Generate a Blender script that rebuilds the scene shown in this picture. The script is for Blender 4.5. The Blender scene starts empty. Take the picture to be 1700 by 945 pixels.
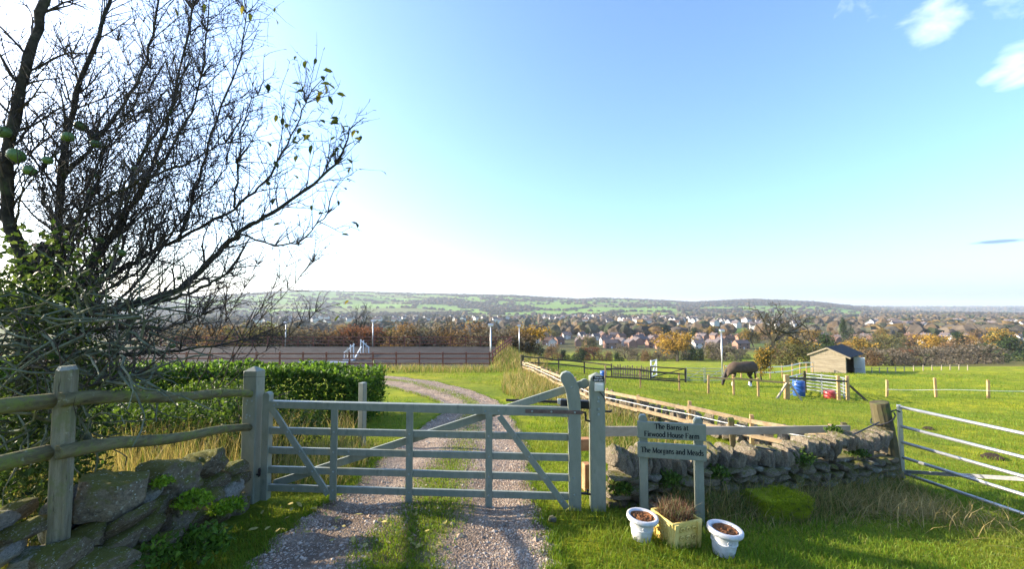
import bpy, bmesh, math, random
import numpy as np
from mathutils import Vector, Matrix
R = math.radians
random.seed(7); rng = np.random.default_rng(11)
sc = bpy.context.scene
# ------------------------------------------------------------------ camera, sky, sun, exposure
EYE, FPX, TILT = 2.1, 708.33, R(2.9)
cam = bpy.data.cameras.new('camera'); cam.lens = 15; cam.sensor_width = 36; cam.clip_start = .05; cam.clip_end = 40000
co = bpy.data.objects.new('camera', cam); sc.collection.objects.link(co)
co.location = (0, 0, EYE); co.rotation_euler = (R(90)+TILT, 0, 0); sc.camera = co
SUN_AZ, SUN_EL = R(-77), R(21)            # azimuth from +Y, negative = left of the view
world = bpy.data.worlds.new('World'); sc.world = world; world.use_nodes = True
def build_world():
    nt = world.node_tree; N = nt.nodes; L = nt.links; N.clear()
    out = N.new('ShaderNodeOutputWorld'); bg = N.new('ShaderNodeBackground'); bg.inputs[1].default_value = .115
    sky = N.new('ShaderNodeTexSky'); sky.sky_type = 'NISHITA'; sky.sun_disc = False
    sky.sun_elevation = SUN_EL; sky.sun_rotation = SUN_AZ % (2*math.pi); sky.altitude = 100
    sky.air_density = 1.0; sky.dust_density = 2.2; sky.ozone_density = 5.0
    tc = N.new('ShaderNodeTexCoord')
    mp = N.new('ShaderNodeMapping'); mp.inputs['Scale'].default_value = (1, 1, 2.2); L.new(tc.outputs['Generated'], mp.inputs[0])
    nz = N.new('ShaderNodeTexNoise'); nz.inputs['Scale'].default_value = 7.5; nz.inputs['Detail'].default_value = 9; nz.inputs['Roughness'].default_value = .55
    nz.inputs['Distortion'].default_value = .35
    L.new(mp.outputs[0], nz.inputs['Vector'])
    big = N.new('ShaderNodeTexNoise'); big.inputs['Scale'].default_value = 1.7; big.inputs['Detail'].default_value = 1
    L.new(tc.outputs['Generated'], big.inputs['Vector'])
    def mth(op, a, b=None, c=None, clamp=False):
        m = N.new('ShaderNodeMath'); m.operation = op; m.use_clamp = clamp
        for i, s in enumerate((a, b, c)):
            if s is None: continue
            if isinstance(s, (int, float)): m.inputs[i].default_value = s
            else: L.new(s, m.inputs[i])
        return m.outputs[0]
    def blob(px, py, size):
        d = Vector(((px-850)/FPX, math.cos(TILT), (472.5-py)/FPX+math.sin(TILT))).normalized()
        vm = N.new('ShaderNodeVectorMath'); vm.operation = 'DISTANCE'; vm.inputs[1].default_value = d
        L.new(tc.outputs['Generated'], vm.inputs[0])
        return mth('SUBTRACT', 1, mth('DIVIDE', vm.outputs['Value'], size), clamp=True)
    field = mth('MAXIMUM', blob(1615, 5, .07), mth('MAXIMUM', blob(1712, 85, .045), mth('MAXIMUM', blob(1690, -40, .1), mth('MULTIPLY', blob(1480, 5, .06), .22))))
    general = mth('MULTIPLY', mth('SUBTRACT', big.outputs[0], .78, clamp=True), 3.0)
    field = mth('MAXIMUM', field, general)
    m = mth('MULTIPLY_ADD', field, 1.1, mth('MULTIPLY', mth('SUBTRACT', nz.outputs[0], .60), 3.4))
    m = mth('MULTIPLY', m, mth('GREATER_THAN', field, .001))
    m = mth('MULTIPLY', mth('MULTIPLY', m, .62, clamp=True), .85)
    mix = N.new('ShaderNodeMix'); mix.data_type = 'RGBA'; L.new(m, mix.inputs['Factor'])
    L.new(sky.outputs[0], mix.inputs[6]); mix.inputs[7].default_value = (5.2, 5.6, 6.2, 1)
    sd = Vector(((1655-850)/FPX, math.cos(TILT), (472.5-401)/FPX+math.sin(TILT))).normalized()      # small slate-coloured cloud sliver
    v1 = N.new('ShaderNodeVectorMath'); v1.operation = 'SUBTRACT'; v1.inputs[1].default_value = sd; L.new(tc.outputs['Generated'], v1.inputs[0])
    v2 = N.new('ShaderNodeVectorMath'); v2.operation = 'MULTIPLY'; v2.inputs[1].default_value = (1, 1, 9); L.new(v1.outputs[0], v2.inputs[0])
    v3 = N.new('ShaderNodeVectorMath'); v3.operation = 'LENGTH'; L.new(v2.outputs[0], v3.inputs[0])
    k = mth('MULTIPLY', mth('SUBTRACT', mth('MULTIPLY_ADD', mth('SUBTRACT', nz.outputs[0], .5), .12, .046), v3.outputs['Value']), 60, clamp=True)
    mx2 = N.new('ShaderNodeMix'); mx2.data_type = 'RGBA'; L.new(k, mx2.inputs['Factor']); L.new(mix.outputs[2], mx2.inputs[6]); mx2.inputs[7].default_value = (.75, 1.25, 1.75, 1); mix = mx2
    L.new(mix.outputs[2], bg.inputs[0]); L.new(bg.outputs[0], out.inputs[0])
build_world()
sun = bpy.data.lights.new('sun', 'SUN'); sun.energy = 3.5; sun.angle = R(.6); sun.color = (1, .86, .66)
so = bpy.data.objects.new('sun', sun); sc.collection.objects.link(so)
SD = Vector((math.sin(SUN_AZ)*math.cos(SUN_EL), math.cos(SUN_AZ)*math.cos(SUN_EL), math.sin(SUN_EL)))
so.rotation_euler = SD.to_track_quat('Z', 'Y').to_euler(); so.location = SD*50
sc.view_settings.view_transform = 'Standard'; sc.view_settings.look = 'None'; sc.view_settings.gamma = 1
sc.view_settings.use_curve_mapping = False; sc.view_settings.exposure = 2.02
sc.cycles.use_denoising = True; sc.cycles.max_bounces = 6; sc.cycles.volume_bounces = 0
sc.cycles.transparent_max_bounces = 8; sc.cycles.sample_clamp_indirect = 6

# ------------------------------------------------------------------ helpers
COL = sc.collection
def ray(px, py):
    u, v = (px-850)/FPX, (472.5-py)/FPX
    return Vector((u, math.cos(TILT)-v*math.sin(TILT), math.sin(TILT)+v*math.cos(TILT)))
def at(px, py, Y):
    d = ray(px, py); return Vector((0, 0, EYE)) + d*(Y/d.y)
def sstep(a, b, x):
    t = np.clip((x-a)/(b-a), 0, 1); return t*t*(3-2*t)
RX = [-400, 0, 200, 300, 440, 500, 600, 700, 850, 960, 1000, 1100, 1150, 1250, 1350, 1450, 1560, 2400]
RY = [499, 500, 499, 496, 487, 484, 486, 489, 492, 498, 496, 500, 503, 498, 502, 513, 522, 524]
ARENA = (-44., -1.7, 32.5, 49.5, -2.62)
def H(X, Y):
    X = np.asarray(X, float); Y = np.asarray(Y, float)
    near = -.09*(Y-4.6) - .11*12*np.tanh(np.maximum(X-1, 0)/12)
    near = near + .025*np.sin(X*1.3+1)*np.sin(Y*1.1)*sstep(5, 9, Y) + .10*sstep(5, 20, np.abs(X))*np.sin(X*.23+Y*.31)
    far = np.interp(Y, [55, 80, 160, 260, 400, 1000, 1500, 20000], [-6.3, -9.3, -18.4, -21.5, -24, -29, -31, -34])
    w = sstep(48, 85, Y); z = near*(1-w)+far*w
    a = ARENA; dx = np.maximum(np.maximum(a[0]-X, X-a[1]), 0); dy = np.maximum(np.maximum(a[2]-Y, Y-a[3]), 0)
    wa = 1-sstep(.3, 3.5, np.hypot(dx, dy)); z = z*(1-wa)+a[4]*wa
    ridge = EYE+(508-np.interp(850+FPX*X/np.maximum(Y, 1), RX, RY))/FPX*3000
    up = sstep(1250, 3000, Y)*(1-sstep(3050, 4600, Y))
    wob = 7*np.sin(X/210+Y/330)+5*np.sin(X/97-Y/140+1)+3*np.sin(X/60+2)
    z = z+up*(ridge-z) + wob*up*(1-up)*2.2
    z = z + 5*np.sin(X/700+1)*np.sin(Y/900)*sstep(4500, 7000, Y)
    return z
def Hs(x, y): return float(H(x, y))
def gy(px, Y):                       # ground point under image column px at distance Y
    x = (px-850)/FPX*Y; return Vector((x, Y, Hs(x, Y)))
_ys = np.geomspace(.8, 3000, 6000)
def G(px, py):
    d = ray(px, py); xs = d.x*_ys/d.y; zs = EYE+d.z*_ys/d.y; k = np.nonzero(zs <= H(xs, _ys))[0]
    k = k[0] if len(k) else -1
    return Vector((xs[k], _ys[k], Hs(xs[k], _ys[k])))

def link(o): COL.objects.link(o); return o
def tag(o, label=None, cat=None, group=None, kind=None):
    for k, v in (('label', label), ('category', cat), ('group', group), ('kind', kind)):
        if v: o[k] = v
    return o
def thing(name, loc, label, cat, group=None, rz=0):
    o = link(bpy.data.objects.new(name, None)); o.location = loc; o.rotation_euler.z = rz; o.empty_display_size = .1
    return tag(o, label, cat, group)
def np_mesh(name, V, F, smooth=False, col=None, mat=None):
    V = np.asarray(V, np.float32); F = np.asarray(F, np.int32)
    me = bpy.data.meshes.new(name); n, k = F.shape
    me.vertices.add(len(V)); me.vertices.foreach_set('co', V.ravel())
    me.loops.add(n*k); me.loops.foreach_set('vertex_index', F.ravel())
    me.polygons.add(n); me.polygons.foreach_set('loop_start', np.arange(0, n*k, k, dtype=np.int32))
    me.polygons.foreach_set('use_smooth', np.full(n, smooth))
    if col is not None:
        a = me.color_attributes.new('Col', 'FLOAT_COLOR', 'POINT')
        c = np.ones((len(V), 4), np.float32); c[:, :3] = col; a.data.foreach_set('color', c.ravel())
    if mat: me.materials.append(mat)
    me.update(calc_edges=True); return me
def put(name, me, parent=None, loc=(0, 0, 0), rot=None, scale=None):
    o = link(bpy.data.objects.new(name, me)); o.parent = parent; o.location = loc
    if rot is not None: o.rotation_euler = rot
    if scale is not None: o.scale = scale
    return o
class MB:
    """collects shapes; build() makes ONE mesh object"""
    def __init__(s): s.v = []; s.f = []
    def add(s, vs, fs):
        b = len(s.v); s.v += [Vector(p) for p in vs]; s.f += [tuple(b+i for i in f) for f in fs]; return s
    def beam(s, p0, p1, w, h, up=(0, 0, 1), w1=None, h1=None):
        p0, p1 = Vector(p0), Vector(p1); a = (p1-p0).normalized(); sd = a.cross(Vector(up))
        sd = (sd if sd.length > 1e-4 else Vector((1, 0, 0))).normalized(); u = sd.cross(a).normalized()
        vs = []
        for p, ww, hh in ((p0, w, h), (p1, w1 or w, h1 or h)):
            for a_, b_ in ((-1, -1), (1, -1), (1, 1), (-1, 1)): vs.append(p+sd*(a_*ww/2)+u*(b_*hh/2))
        return s.add(vs, [(3, 2, 1, 0), (4, 5, 6, 7), (0, 1, 5, 4), (1, 2, 6, 5), (2, 3, 7, 6), (3, 0, 4, 7)])
    def box(s, c, d): c = Vector(c); return s.beam(c-Vector((0, d[1]/2, 0)), c+Vector((0, d[1]/2, 0)), d[0], d[2])
    def tube(s, pts, rad, n=8, cap=True, flat=1.0):
        pts = [Vector(p) for p in pts]; rad = rad if isinstance(rad, (list, tuple)) else [rad]*len(pts)
        vs = []; ref = Vector((.13, .27, .95))
        for i, p in enumerate(pts):
            t = (pts[min(i+1, len(pts)-1)]-pts[max(i-1, 0)]).normalized()
            a = t.cross(ref); a = (a if a.length > 1e-3 else t.cross(Vector((1, 0, 0)))).normalized(); b = a.cross(t)
            for k in range(n):
                q = 2*math.pi*k/n; vs.append(p+a*(math.cos(q)*rad[i])+b*(math.sin(q)*rad[i]*flat))
        fs = [(i*n+k, i*n+(k+1) % n, (i+1)*n+(k+1) % n, (i+1)*n+k) for i in range(len(pts)-1) for k in range(n)]
        if cap: fs += [tuple(range(n))[::-1], tuple((len(pts)-1)*n+k for k in range(n))]
        return s.add(vs, fs)
    def prism(s, poly, fn, d0, d1):
        n = len(poly); vs = [fn(a, b, d0) for a, b in poly]+[fn(a, b, d1) for a, b in poly]
        fs = [tuple(range(n)), tuple(range(2*n-1, n-1, -1))]+[(i, n+i, n+(i+1) % n, (i+1) % n) for i in range(n)]
        return s.add(vs, fs)
    def lathe(s, prof, c, n=24):
        c = Vector(c); m = len(prof)
        vs = [c+Vector((r*math.cos(2*math.pi*k/n), r*math.sin(2*math.pi*k/n), z)) for r, z in prof for k in range(n)]
        fs = [(i*n+k, i*n+(k+1) % n, (i+1)*n+(k+1) % n, (i+1)*n+k) for i in range(m-1) for k in range(n)]
        return s.add(vs, fs)
    def build(s, name, mat, parent=None, off=None, bevel=0, smooth=False, loc=None):
        if off is None:
            q = parent; off = Vector((0, 0, 0))
            while q is not None:
                off = off+Vector(q.location)
                q = q.parent
        me = bpy.data.meshes.new(name); me.from_pydata([tuple(p-Vector(off)) for p in s.v], [], s.f); me.materials.append(mat)
        bm = bmesh.new(); bm.from_mesh(me); bmesh.ops.recalc_face_normals(bm, faces=bm.faces[:]); bm.to_mesh(me); bm.free()
        if smooth: me.polygons.foreach_set('use_smooth', [True]*len(me.polygons))
        o = put(name, me, parent)
        if loc is not None: o.location = loc
        if bevel:
            b = o.modifiers.new('bevel', 'BEVEL'); b.width = bevel; b.segments = 2; b.limit_method = 'ANGLE'
        return o

# ------------------------------------------------------------------ materials
def lin(*c): return tuple(c)+(1,)
class NT:
    def __init__(s, name):
        s.m = bpy.data.materials.new(name); s.m.use_nodes = True; s.t = s.m.node_tree; s.t.nodes.clear()
        s.out = s.n('ShaderNodeOutputMaterial'); s.geo = None; s.tc = s.n('ShaderNodeTexCoord')
    def n(s, t): return s.t.nodes.new(t)
    def l(s, a, b): s.t.links.new(a, b)
    def setin(s, sock, v):
        if hasattr(v, 'links'): s.l(v, sock)
        elif isinstance(v, tuple) and len(v) == 3: sock.default_value = v+(1,)
        else: sock.default_value = v
    def noise(s, scale, detail=5, rough=.6, vec=None, stretch=None, dist=0):
        nz = s.n('ShaderNodeTexNoise'); nz.inputs['Scale'].default_value = scale; nz.inputs['Detail'].default_value = detail
        nz.inputs['Roughness'].default_value = rough; nz.inputs['Distortion'].default_value = dist
        v = vec or s.tc.outputs['Object']
        if stretch:
            mp = s.n('ShaderNodeMapping'); mp.inputs['Scale'].default_value = stretch; s.l(v, mp.inputs[0]); v = mp.outputs[0]
        s.l(v, nz.inputs['Vector']); return nz.outputs[0]
    def mix(s, f, a, b, mode='MIX'):
        m = s.n('ShaderNodeMix'); m.data_type = 'RGBA'; m.blend_type = mode
        s.setin(m.inputs['Factor'], f); s.setin(m.inputs[6], a); s.setin(m.inputs[7], b); return m.outputs[2]
    def ramp(s, f, lo, hi):
        m = s.n('ShaderNodeMapRange'); m.interpolation_type = 'SMOOTHSTEP'; s.l(f, m.inputs[0])
        m.inputs[1].default_value = lo; m.inputs[2].default_value = hi; return m.outputs[0]
    def math(s, op, a, b=0., clamp=False):
        m = s.n('ShaderNodeMath'); m.operation = op; m.use_clamp = clamp; s.setin(m.inputs[0], a); s.setin(m.inputs[1], b); return m.outputs[0]
    def upz(s):
        g = s.n('ShaderNodeNewGeometry'); x = s.n('ShaderNodeSeparateXYZ'); s.l(g.outputs['Normal'], x.inputs[0]); return x.outputs[2]
    def objrand(s): return s.n('ShaderNodeObjectInfo').outputs['Random']
    def attr(s): a = s.n('ShaderNodeVertexColor'); a.layer_name = 'Col'; return a.outputs[0]
    def bump(s, h, strength=.4, dist=.01):
        b = s.n('ShaderNodeBump'); b.inputs['Strength'].default_value = strength; b.inputs['Distance'].default_value = dist
        s.l(h, b.inputs['Height']); return b.outputs[0]
    def surf(s, col, rough=.8, spec=.3, normal=None, metal=0, trans=None, tf=.4):
        p = s.n('ShaderNodeBsdfPrincipled'); s.setin(p.inputs['Base Color'], col); s.setin(p.inputs['Roughness'], rough)
        p.inputs['Specular IOR Level'].default_value = spec; p.inputs['Metallic'].default_value = metal
        if normal: s.l(normal, p.inputs['Normal'])
        o = p.outputs[0]
        if trans is not None:
            t = s.n('ShaderNodeBsdfTranslucent'); s.setin(t.inputs[0], trans)
            m = s.n('ShaderNodeMixShader'); m.inputs[0].default_value = tf; s.l(o, m.inputs[1]); s.l(t.outputs[0], m.inputs[2]); o = m.outputs[0]
        s.l(o, s.out.inputs[0]); return s.m
def simple(name, c1, c2, scale=6, rough=.8, spec=.3, bscale=40, bump=.3, bdist=.005, stretch=None, rnd=.0, c3=None, metal=0):
    t = NT(name); f = t.ramp(t.noise(scale, 6, .65, stretch=stretch), .3, .7); c = t.mix(f, c1, c2)
    if c3: c = t.mix(t.ramp(t.noise(scale*.37, 4, .6), .52, .7), c, c3)
    if rnd: c = t.mix(t.math('MULTIPLY', t.objrand(), rnd), c, tuple(x*.35 for x in c1))
    return t.surf(c, rough, spec, t.bump(t.noise(bscale, 6, .7, stretch=stretch), bump, bdist), metal)
def leafmat(name, tf=.45, rough=.55, tint=(1, 1, 1)):
    t = NT(name); c = t.mix(1., t.attr(), tint, 'MULTIPLY')
    return t.surf(c, rough, .25, None, 0, t.mix(1., c, (1.25, 1.2, .7), 'MULTIPLY'), tf)
M = {}
def paint_mat():
    t = NT('sage_paint'); streak = t.noise(5, 6, .7, stretch=(3, 3, 1.0)); c = t.mix(t.ramp(streak, .3, .75), (.185, .20, .155), (.24, .255, .20))
    c = t.mix(t.math('MULTIPLY', t.ramp(t.noise(13, 7, .75, stretch=(1, 1, .35)), .54, .70), .6), c, (.10, .115, .085))
    c = t.mix(t.math('MULTIPLY', t.ramp(t.noise(3.2, 5, .7), .5, .75), .35), c, (.15, .17, .10))
    return t.surf(c, .42, .45, t.bump(t.noise(90, 4, .6, stretch=(1, 1, .2)), .25, .002))
M['paint'] = paint_mat()
def stone_mat(name, a, b, moss=.5, lichen=.6):
    t = NT(name); c = t.mix(t.ramp(t.noise(3.2, 8, .72), .34, .66), a, b)
    c = t.mix(t.math('MULTIPLY', t.objrand(), .5), c, tuple(x*.42 for x in a))
    c = t.mix(t.math('MULTIPLY', t.ramp(t.noise(9, 7, .75), .48, .66), .65), c, (.05, .045, .036))
    up = t.math('ADD', t.math('MULTIPLY', t.upz(), .30), t.noise(2.6, 8, .72)); m = t.ramp(up, .70-.2*moss, .92-.2*moss)
    c = t.mix(t.math('MULTIPLY', m, .85), c, t.mix(t.noise(14, 5), (.075, .085, .012), (.19, .19, .03)))
    l = t.ramp(t.noise(6.5, 8, .78), .585, .625); c = t.mix(t.math('MULTIPLY', l, lichen), c, t.mix(t.noise(9, 2), (.34, .35, .27), (.58, .60, .52)))
    v = t.n('ShaderNodeTexVoronoi'); v.inputs['Scale'].default_value = 7; t.l(t.tc.outputs['Object'], v.inputs['Vector'])
    sp_ = t.math('MULTIPLY', t.math('LESS_THAN', v.outputs['Distance'], .16), t.ramp(t.noise(2.2, 3), .5, .56)); c = t.mix(t.math('MULTIPLY', sp_, lichen), c, (.55, .57, .50))
    h = t.math('ADD', t.noise(11, 10, .78), t.math('MULTIPLY', t.noise(3, 5, .65), 1.6))
    return t.surf(c, .93, .12, t.bump(h, .9, .035))
M['stone'] = stone_mat('gritstone', (.23, .185, .13), (.38, .32, .235), .25, .7)
M['stone_moss'] = stone_mat('mossy_gritstone', (.19, .15, .10), (.31, .26, .17), .85, .9)
M['stone_pale'] = stone_mat('lichened_stone', (.30, .29, .25), (.45, .44, .38), .2, .8)
M['moss'] = simple('moss', (.22, .29, .012), (.38, .43, .02), 3, .95, .1, 14, 1., .08, c3=(.09, .08, .04))
def rough_wood(name, a, b, moss, stretch, k=.75):
    t = NT(name); g = t.noise(26, 8, .75, stretch=stretch); c = t.mix(t.ramp(g, .32, .68), a, b)
    c = t.mix(t.math('MULTIPLY', t.ramp(t.noise(7, 7, .75), .47, .62), k), c, moss)
    c = t.mix(t.math('MULTIPLY', t.ramp(t.noise(60, 5, .7, stretch=stretch), .60, .68), .8), c, tuple(x*.25 for x in a))
    c = t.mix(t.math('MULTIPLY', t.ramp(t.noise(16, 6, .75), .62, .68), .5), c, (.38, .39, .30))
    h = t.math('ADD', g, t.math('MULTIPLY', t.noise(60, 6, .75, stretch=stretch), .7)); return t.surf(c, .9, .15, t.bump(h, 1., .012))
M['oldwood'] = rough_wood('weathered_post_wood', (.15, .135, .085), (.27, .245, .165), (.14, .16, .055), (1, 1, .1), .6)
M['rail_wood'] = rough_wood('algae_rail', (.10, .085, .045), (.20, .18, .09), (.17, .20, .04), (1, .12, 1), .85)
M['grey_rail'] = simple('grey_rail', (.34, .28, .20), (.47, .40, .30), 6, .85, .2, 30, .5, .005, (.3, .3, 1), .15)
M['tan_rail'] = simple('tan_rail', (.30, .21, .12), (.46, .35, .22), 9, .85, .2, 30, .6, .008, None, .45, c3=(.20, .17, .11))
M['dark_rail'] = simple('dark_rail', (.055, .045, .04), (.10, .085, .07), 6, .85, .2, 30, .4, .005, None, .15)
M['red_rail'] = simple('red_rail', (.17, .062, .045), (.24, .10, .07), 6, .8, .2, 30, .4, .005, None, .25)
M['stake'] = simple('stake_wood', (.40, .25, .11), (.55, .38, .19), 6, .85, .2, 30, .4, .005, None, .3)
M['darkpost'] = simple('strainer_wood', (.055, .05, .03), (.12, .10, .05), 8, .9, .15, 26, .8, .012, (1, 1, .15), c3=(.08, .11, .03))
M['galv'] = simple('galvanised_steel', (.42, .43, .44), (.56, .57, .58), 9, .38, .5, 60, .1, .001, metal=.75)
M['black'] = simple('black_metal', (.012, .012, .014), (.025, .025, .027), 20, .45, .4, 60, .1, .001)
M['rust'] = simple('rusty_strap', (.10, .065, .05), (.16, .11, .09), 20, .8, .3, 60, .4, .002)
M['bolt'] = simple('bolt', (.22, .27, .25), (.30, .34, .32), 20, .35, .5, 60, .1, .001, metal=.3)
M['white_pot'] = simple('white_pot', (.46, .46, .46), (.64, .64, .65), 14, .6, .3, 40, .25, .003, c3=(.27, .26, .21))
M['soil'] = simple('potting_soil', (.15, .065, .028), (.24, .11, .05), 30, .95, .1, 90, .8, .01)
M['sandstone'] = simple('yellow_sandstone', (.60, .43, .10), (.72, .56, .20), 9, .9, .15, 45, .6, .008, c3=(.40, .28, .08))
M['mole_soil'] = simple('mole_soil', (.035, .025, .018), (.07, .05, .035), 12, .95, .1, 60, .9, .02)
M['cream'] = simple('cream_plastic', (.62, .60, .50), (.68, .66, .56), 9, .4, .4, 40, .05, .001)
M['signblack'] = simple('sign_black', (.01, .01, .012), (.014, .014, .016), 9, .4, .4, 40, .05, .001)
M['letter'] = simple('lettering', (.012, .014, .016), (.02, .022, .024), 30, .6, .2, 40, .05, .001)
M['white'] = simple('white_paint', (.72, .72, .72), (.82, .82, .82), 9, .5, .3, 40, .1, .002)
M['blue'] = simple('blue_plastic', (.02, .08, .30), (.03, .11, .38), 5, .4, .4, 40, .05, .001)
M['red'] = simple('red_plastic', (.40, .045, .045), (.48, .07, .06), 5, .4, .4, 40, .05, .001)
M['tape'] = simple('white_tape', (.75, .74, .70), (.85, .84, .80), 5, .6, .3, 40, .05, .001)
M['brick'] = simple('old_block', (.34, .16, .08), (.45, .25, .13), 14, .9, .2, 50, .6, .006)
def bark_mat():
    t = NT('bark'); c = t.mix(t.ramp(t.noise(14, 6, .7), .35, .7), (.028, .024, .02), (.075, .066, .052))
    c = t.mix(t.math('MULTIPLY', t.ramp(t.noise(4, 5, .7), .50, .68), .75), c, (.085, .105, .04))
    return t.surf(c, .9, .15, t.bump(t.noise(50, 6, .7), .8, .01))
M['bark'] = bark_mat()
M['lichen_twig'] = simple('lichened_twig', (.075, .08, .05), (.17, .185, .12), 12, .9, .15, 50, .5, .005)
M['twig'] = simple('twig', (.04, .032, .028), (.085, .068, .055), 9, .8, .2, 50, .2, .002)
M['leaf'] = leafmat('leaf')
M['grass'] = leafmat('grass_blade', .5, .5)
M['dry'] = leafmat('dry_blade', .35, .7)
M['far_leaf'] = leafmat('far_leaf', .3, .9)
M['apple'] = simple('apple_skin', (.07, .135, .03), (.12, .20, .05), 6, .35, .5, 40, .05, .001)
M['shedwood'] = simple('larch_boards', (.235, .195, .135), (.33, .285, .205), 3, .85, .2, 30, .4, .004, (.4, .4, 3), .25)
M['roof_dark'] = simple('felt_roof', (.03, .03, .032), (.05, .05, .052), 5, .85, .2, 30, .3, .004)
M['dark'] = simple('dark_interior', (.012, .011, .01), (.02, .018, .016), 5, .9, .1, 30, .1, .004)
M['rug'] = simple('horse_rug', (.075, .052, .038), (.11, .08, .058), 5, .9, .1, 30, .4, .01)
M['horse'] = simple('horse_coat', (.02, .015, .012), (.04, .03, .025), 5, .6, .3, 30, .2, .004)
M['house_brick'] = simple('house_brick', (.27, .155, .11), (.36, .22, .165), 2, .9, .2, 8, .2, .01, None, .35)
M['house_white'] = simple('white_render', (.52, .50, .47), (.62, .60, .56), .8, .8, .2, 8, .1, .01, None, .12)
M['roof_grey'] = simple('grey_tile_roof', (.12, .10, .10), (.17, .14, .135), 1.5, .85, .2, 5, .4, .05, None, .4)
M['roof_red'] = simple('brown_tile_roof', (.13, .08, .06), (.18, .11, .085), 1.5, .85, .2, 5, .4, .05, None, .4)
M['glass'] = simple('window_glass', (.03, .035, .04), (.05, .055, .06), 2, .1, .6, 5, .0, .001)
M['arena'] = simple('arena_surface', (.030, .027, .026), (.052, .047, .044), .8, .95, .1, 6, .9, .05)
M['leaflitter'] = simple('fallen_leaf', (.26, .22, .06), (.38, .33, .11), 9, .7, .2, 40, .2, .002, None, .5)
def ground_mat():
    t = NT('pasture'); a = t.attr()
    f = t.noise(.35, 8, .68); g = t.noise(1.9, 9, .8); fine = t.noise(45, 4, .7)
    c = t.mix(1., a, t.mix(t.ramp(f, .35, .7), (.68, .78, .75), (1.32, 1.12, .9)), 'MULTIPLY')
    c = t.mix(1., c, t.mix(t.ramp(g, .3, .7), (.55, .63, .65), (1.36, 1.25, 1.1)), 'MULTIPLY')
    c = t.mix(1., c, t.mix(t.ramp(fine, .3, .7), (.7, .72, .7), (1.25, 1.25, 1.2)), 'MULTIPLY')
    h = t.math('ADD', t.math('MULTIPLY', t.noise(3, 6, .7), 1.5), t.noise(25, 6, .8))
    return t.surf(c, .95, .1, t.bump(h, 1., .06))
M['ground'] = ground_mat()
def drive_mat():
    t = NT('gravel_track'); a = t.attr()
    v = t.n('ShaderNodeTexVoronoi'); v.inputs['Scale'].default_value = 48; t.l(t.tc.outputs['Object'], v.inputs['Vector'])
    v2 = t.n('ShaderNodeTexVoronoi'); v2.inputs['Scale'].default_value = 95; t.l(t.tc.outputs['Object'], v2.inputs['Vector'])
    b = t.n('ShaderNodeRGBToBW'); t.l(v.outputs['Color'], b.inputs[0])
    st = t.mix(b.outputs[0], (.23, .165, .115), (.46, .365, .275))
    mud = t.mix(t.ramp(t.noise(9, 6, .7), .3, .7), (.14, .098, .068), (.25, .185, .14))
    f = t.ramp(t.noise(2.2, 6, .7), .40, .68)
    c = t.mix(f, mud, st); c = t.mix(1., c, a, 'MULTIPLY')
    h = t.math('ADD', t.math('MULTIPLY', v.outputs['Distance'], -1.), t.math('MULTIPLY', v2.outputs['Distance'], -.5))
    return t.surf(c, .9, .2, t.bump(h, .9, .02))
M['drive'] = drive_mat()
M['pebble'] = (lambda t: t.surf(t.attr(), .85, .25))(NT('pebble'))
# ------------------------------------------------------------------ ground
import bmesh
def vnoise(x, y, s, seed=0):
    def h(i, j): n = np.sin(i*127.1+j*311.7+seed*74.7)*43758.5453; return n-np.floor(n)
    x = x/s; y = y/s; i = np.floor(x); j = np.floor(y); a = x-i; b = y-j; a = a*a*(3-2*a); b = b*b*(3-2*b)
    return (h(i, j)*(1-a)+h(i+1, j)*a)*(1-b)+(h(i, j+1)*(1-a)+h(i+1, j+1)*a)*b
def fbm(x, y, s, seed=0): return .55*vnoise(x, y, s, seed)+.3*vnoise(x, y, s*.45, seed+3)+.15*vnoise(x, y, s*.2, seed+5)
seeds = np.column_stack([rng.uniform(-5200, 5200, 520), rng.uniform(1150, 4300, 520)])
seedc = np.array([(.12, .22, .04), (.15, .26, .045), (.10, .19, .04), (.18, .25, .06), (.15, .17, .07), (.17, .29, .06)])[rng.integers(0, 6, 520)]
def fields(X, Y):
    wx = X+30*np.sin(Y/90); wy = Y*1.7+25*np.sin(X/110)
    d = np.hypot(wx[:, None]-seeds[None, :, 0], wy[:, None]-seeds[None, :, 1]*1.7)
    o = np.argpartition(d, 1, axis=1)[:, :2]; dd = np.take_along_axis(d, o, 1); k = np.argsort(dd, axis=1)
    o = np.take_along_axis(o, k, 1); dd = np.take_along_axis(dd, k, 1)
    return o[:, 0], dd[:, 1]-dd[:, 0]
def wooded(X, Y):                    # how much a point of the hills is wood
    px = 850+FPX*X/Y; up = sstep(1250, 3000, Y)
    w = sstep(.58, .68, fbm(X, Y, 420, 2))*.8
    w = np.maximum(w, sstep(1090, 1190, px)*sstep(.35, .6, up+.55*(fbm(X, Y, 300, 4)-.5)))
    w = np.maximum(w, sstep(.93, .97, up+.10*(fbm(X, Y, 200, 7)-.5))*.9)
    return np.maximum(w, sstep(1430, 1500, px))
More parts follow.
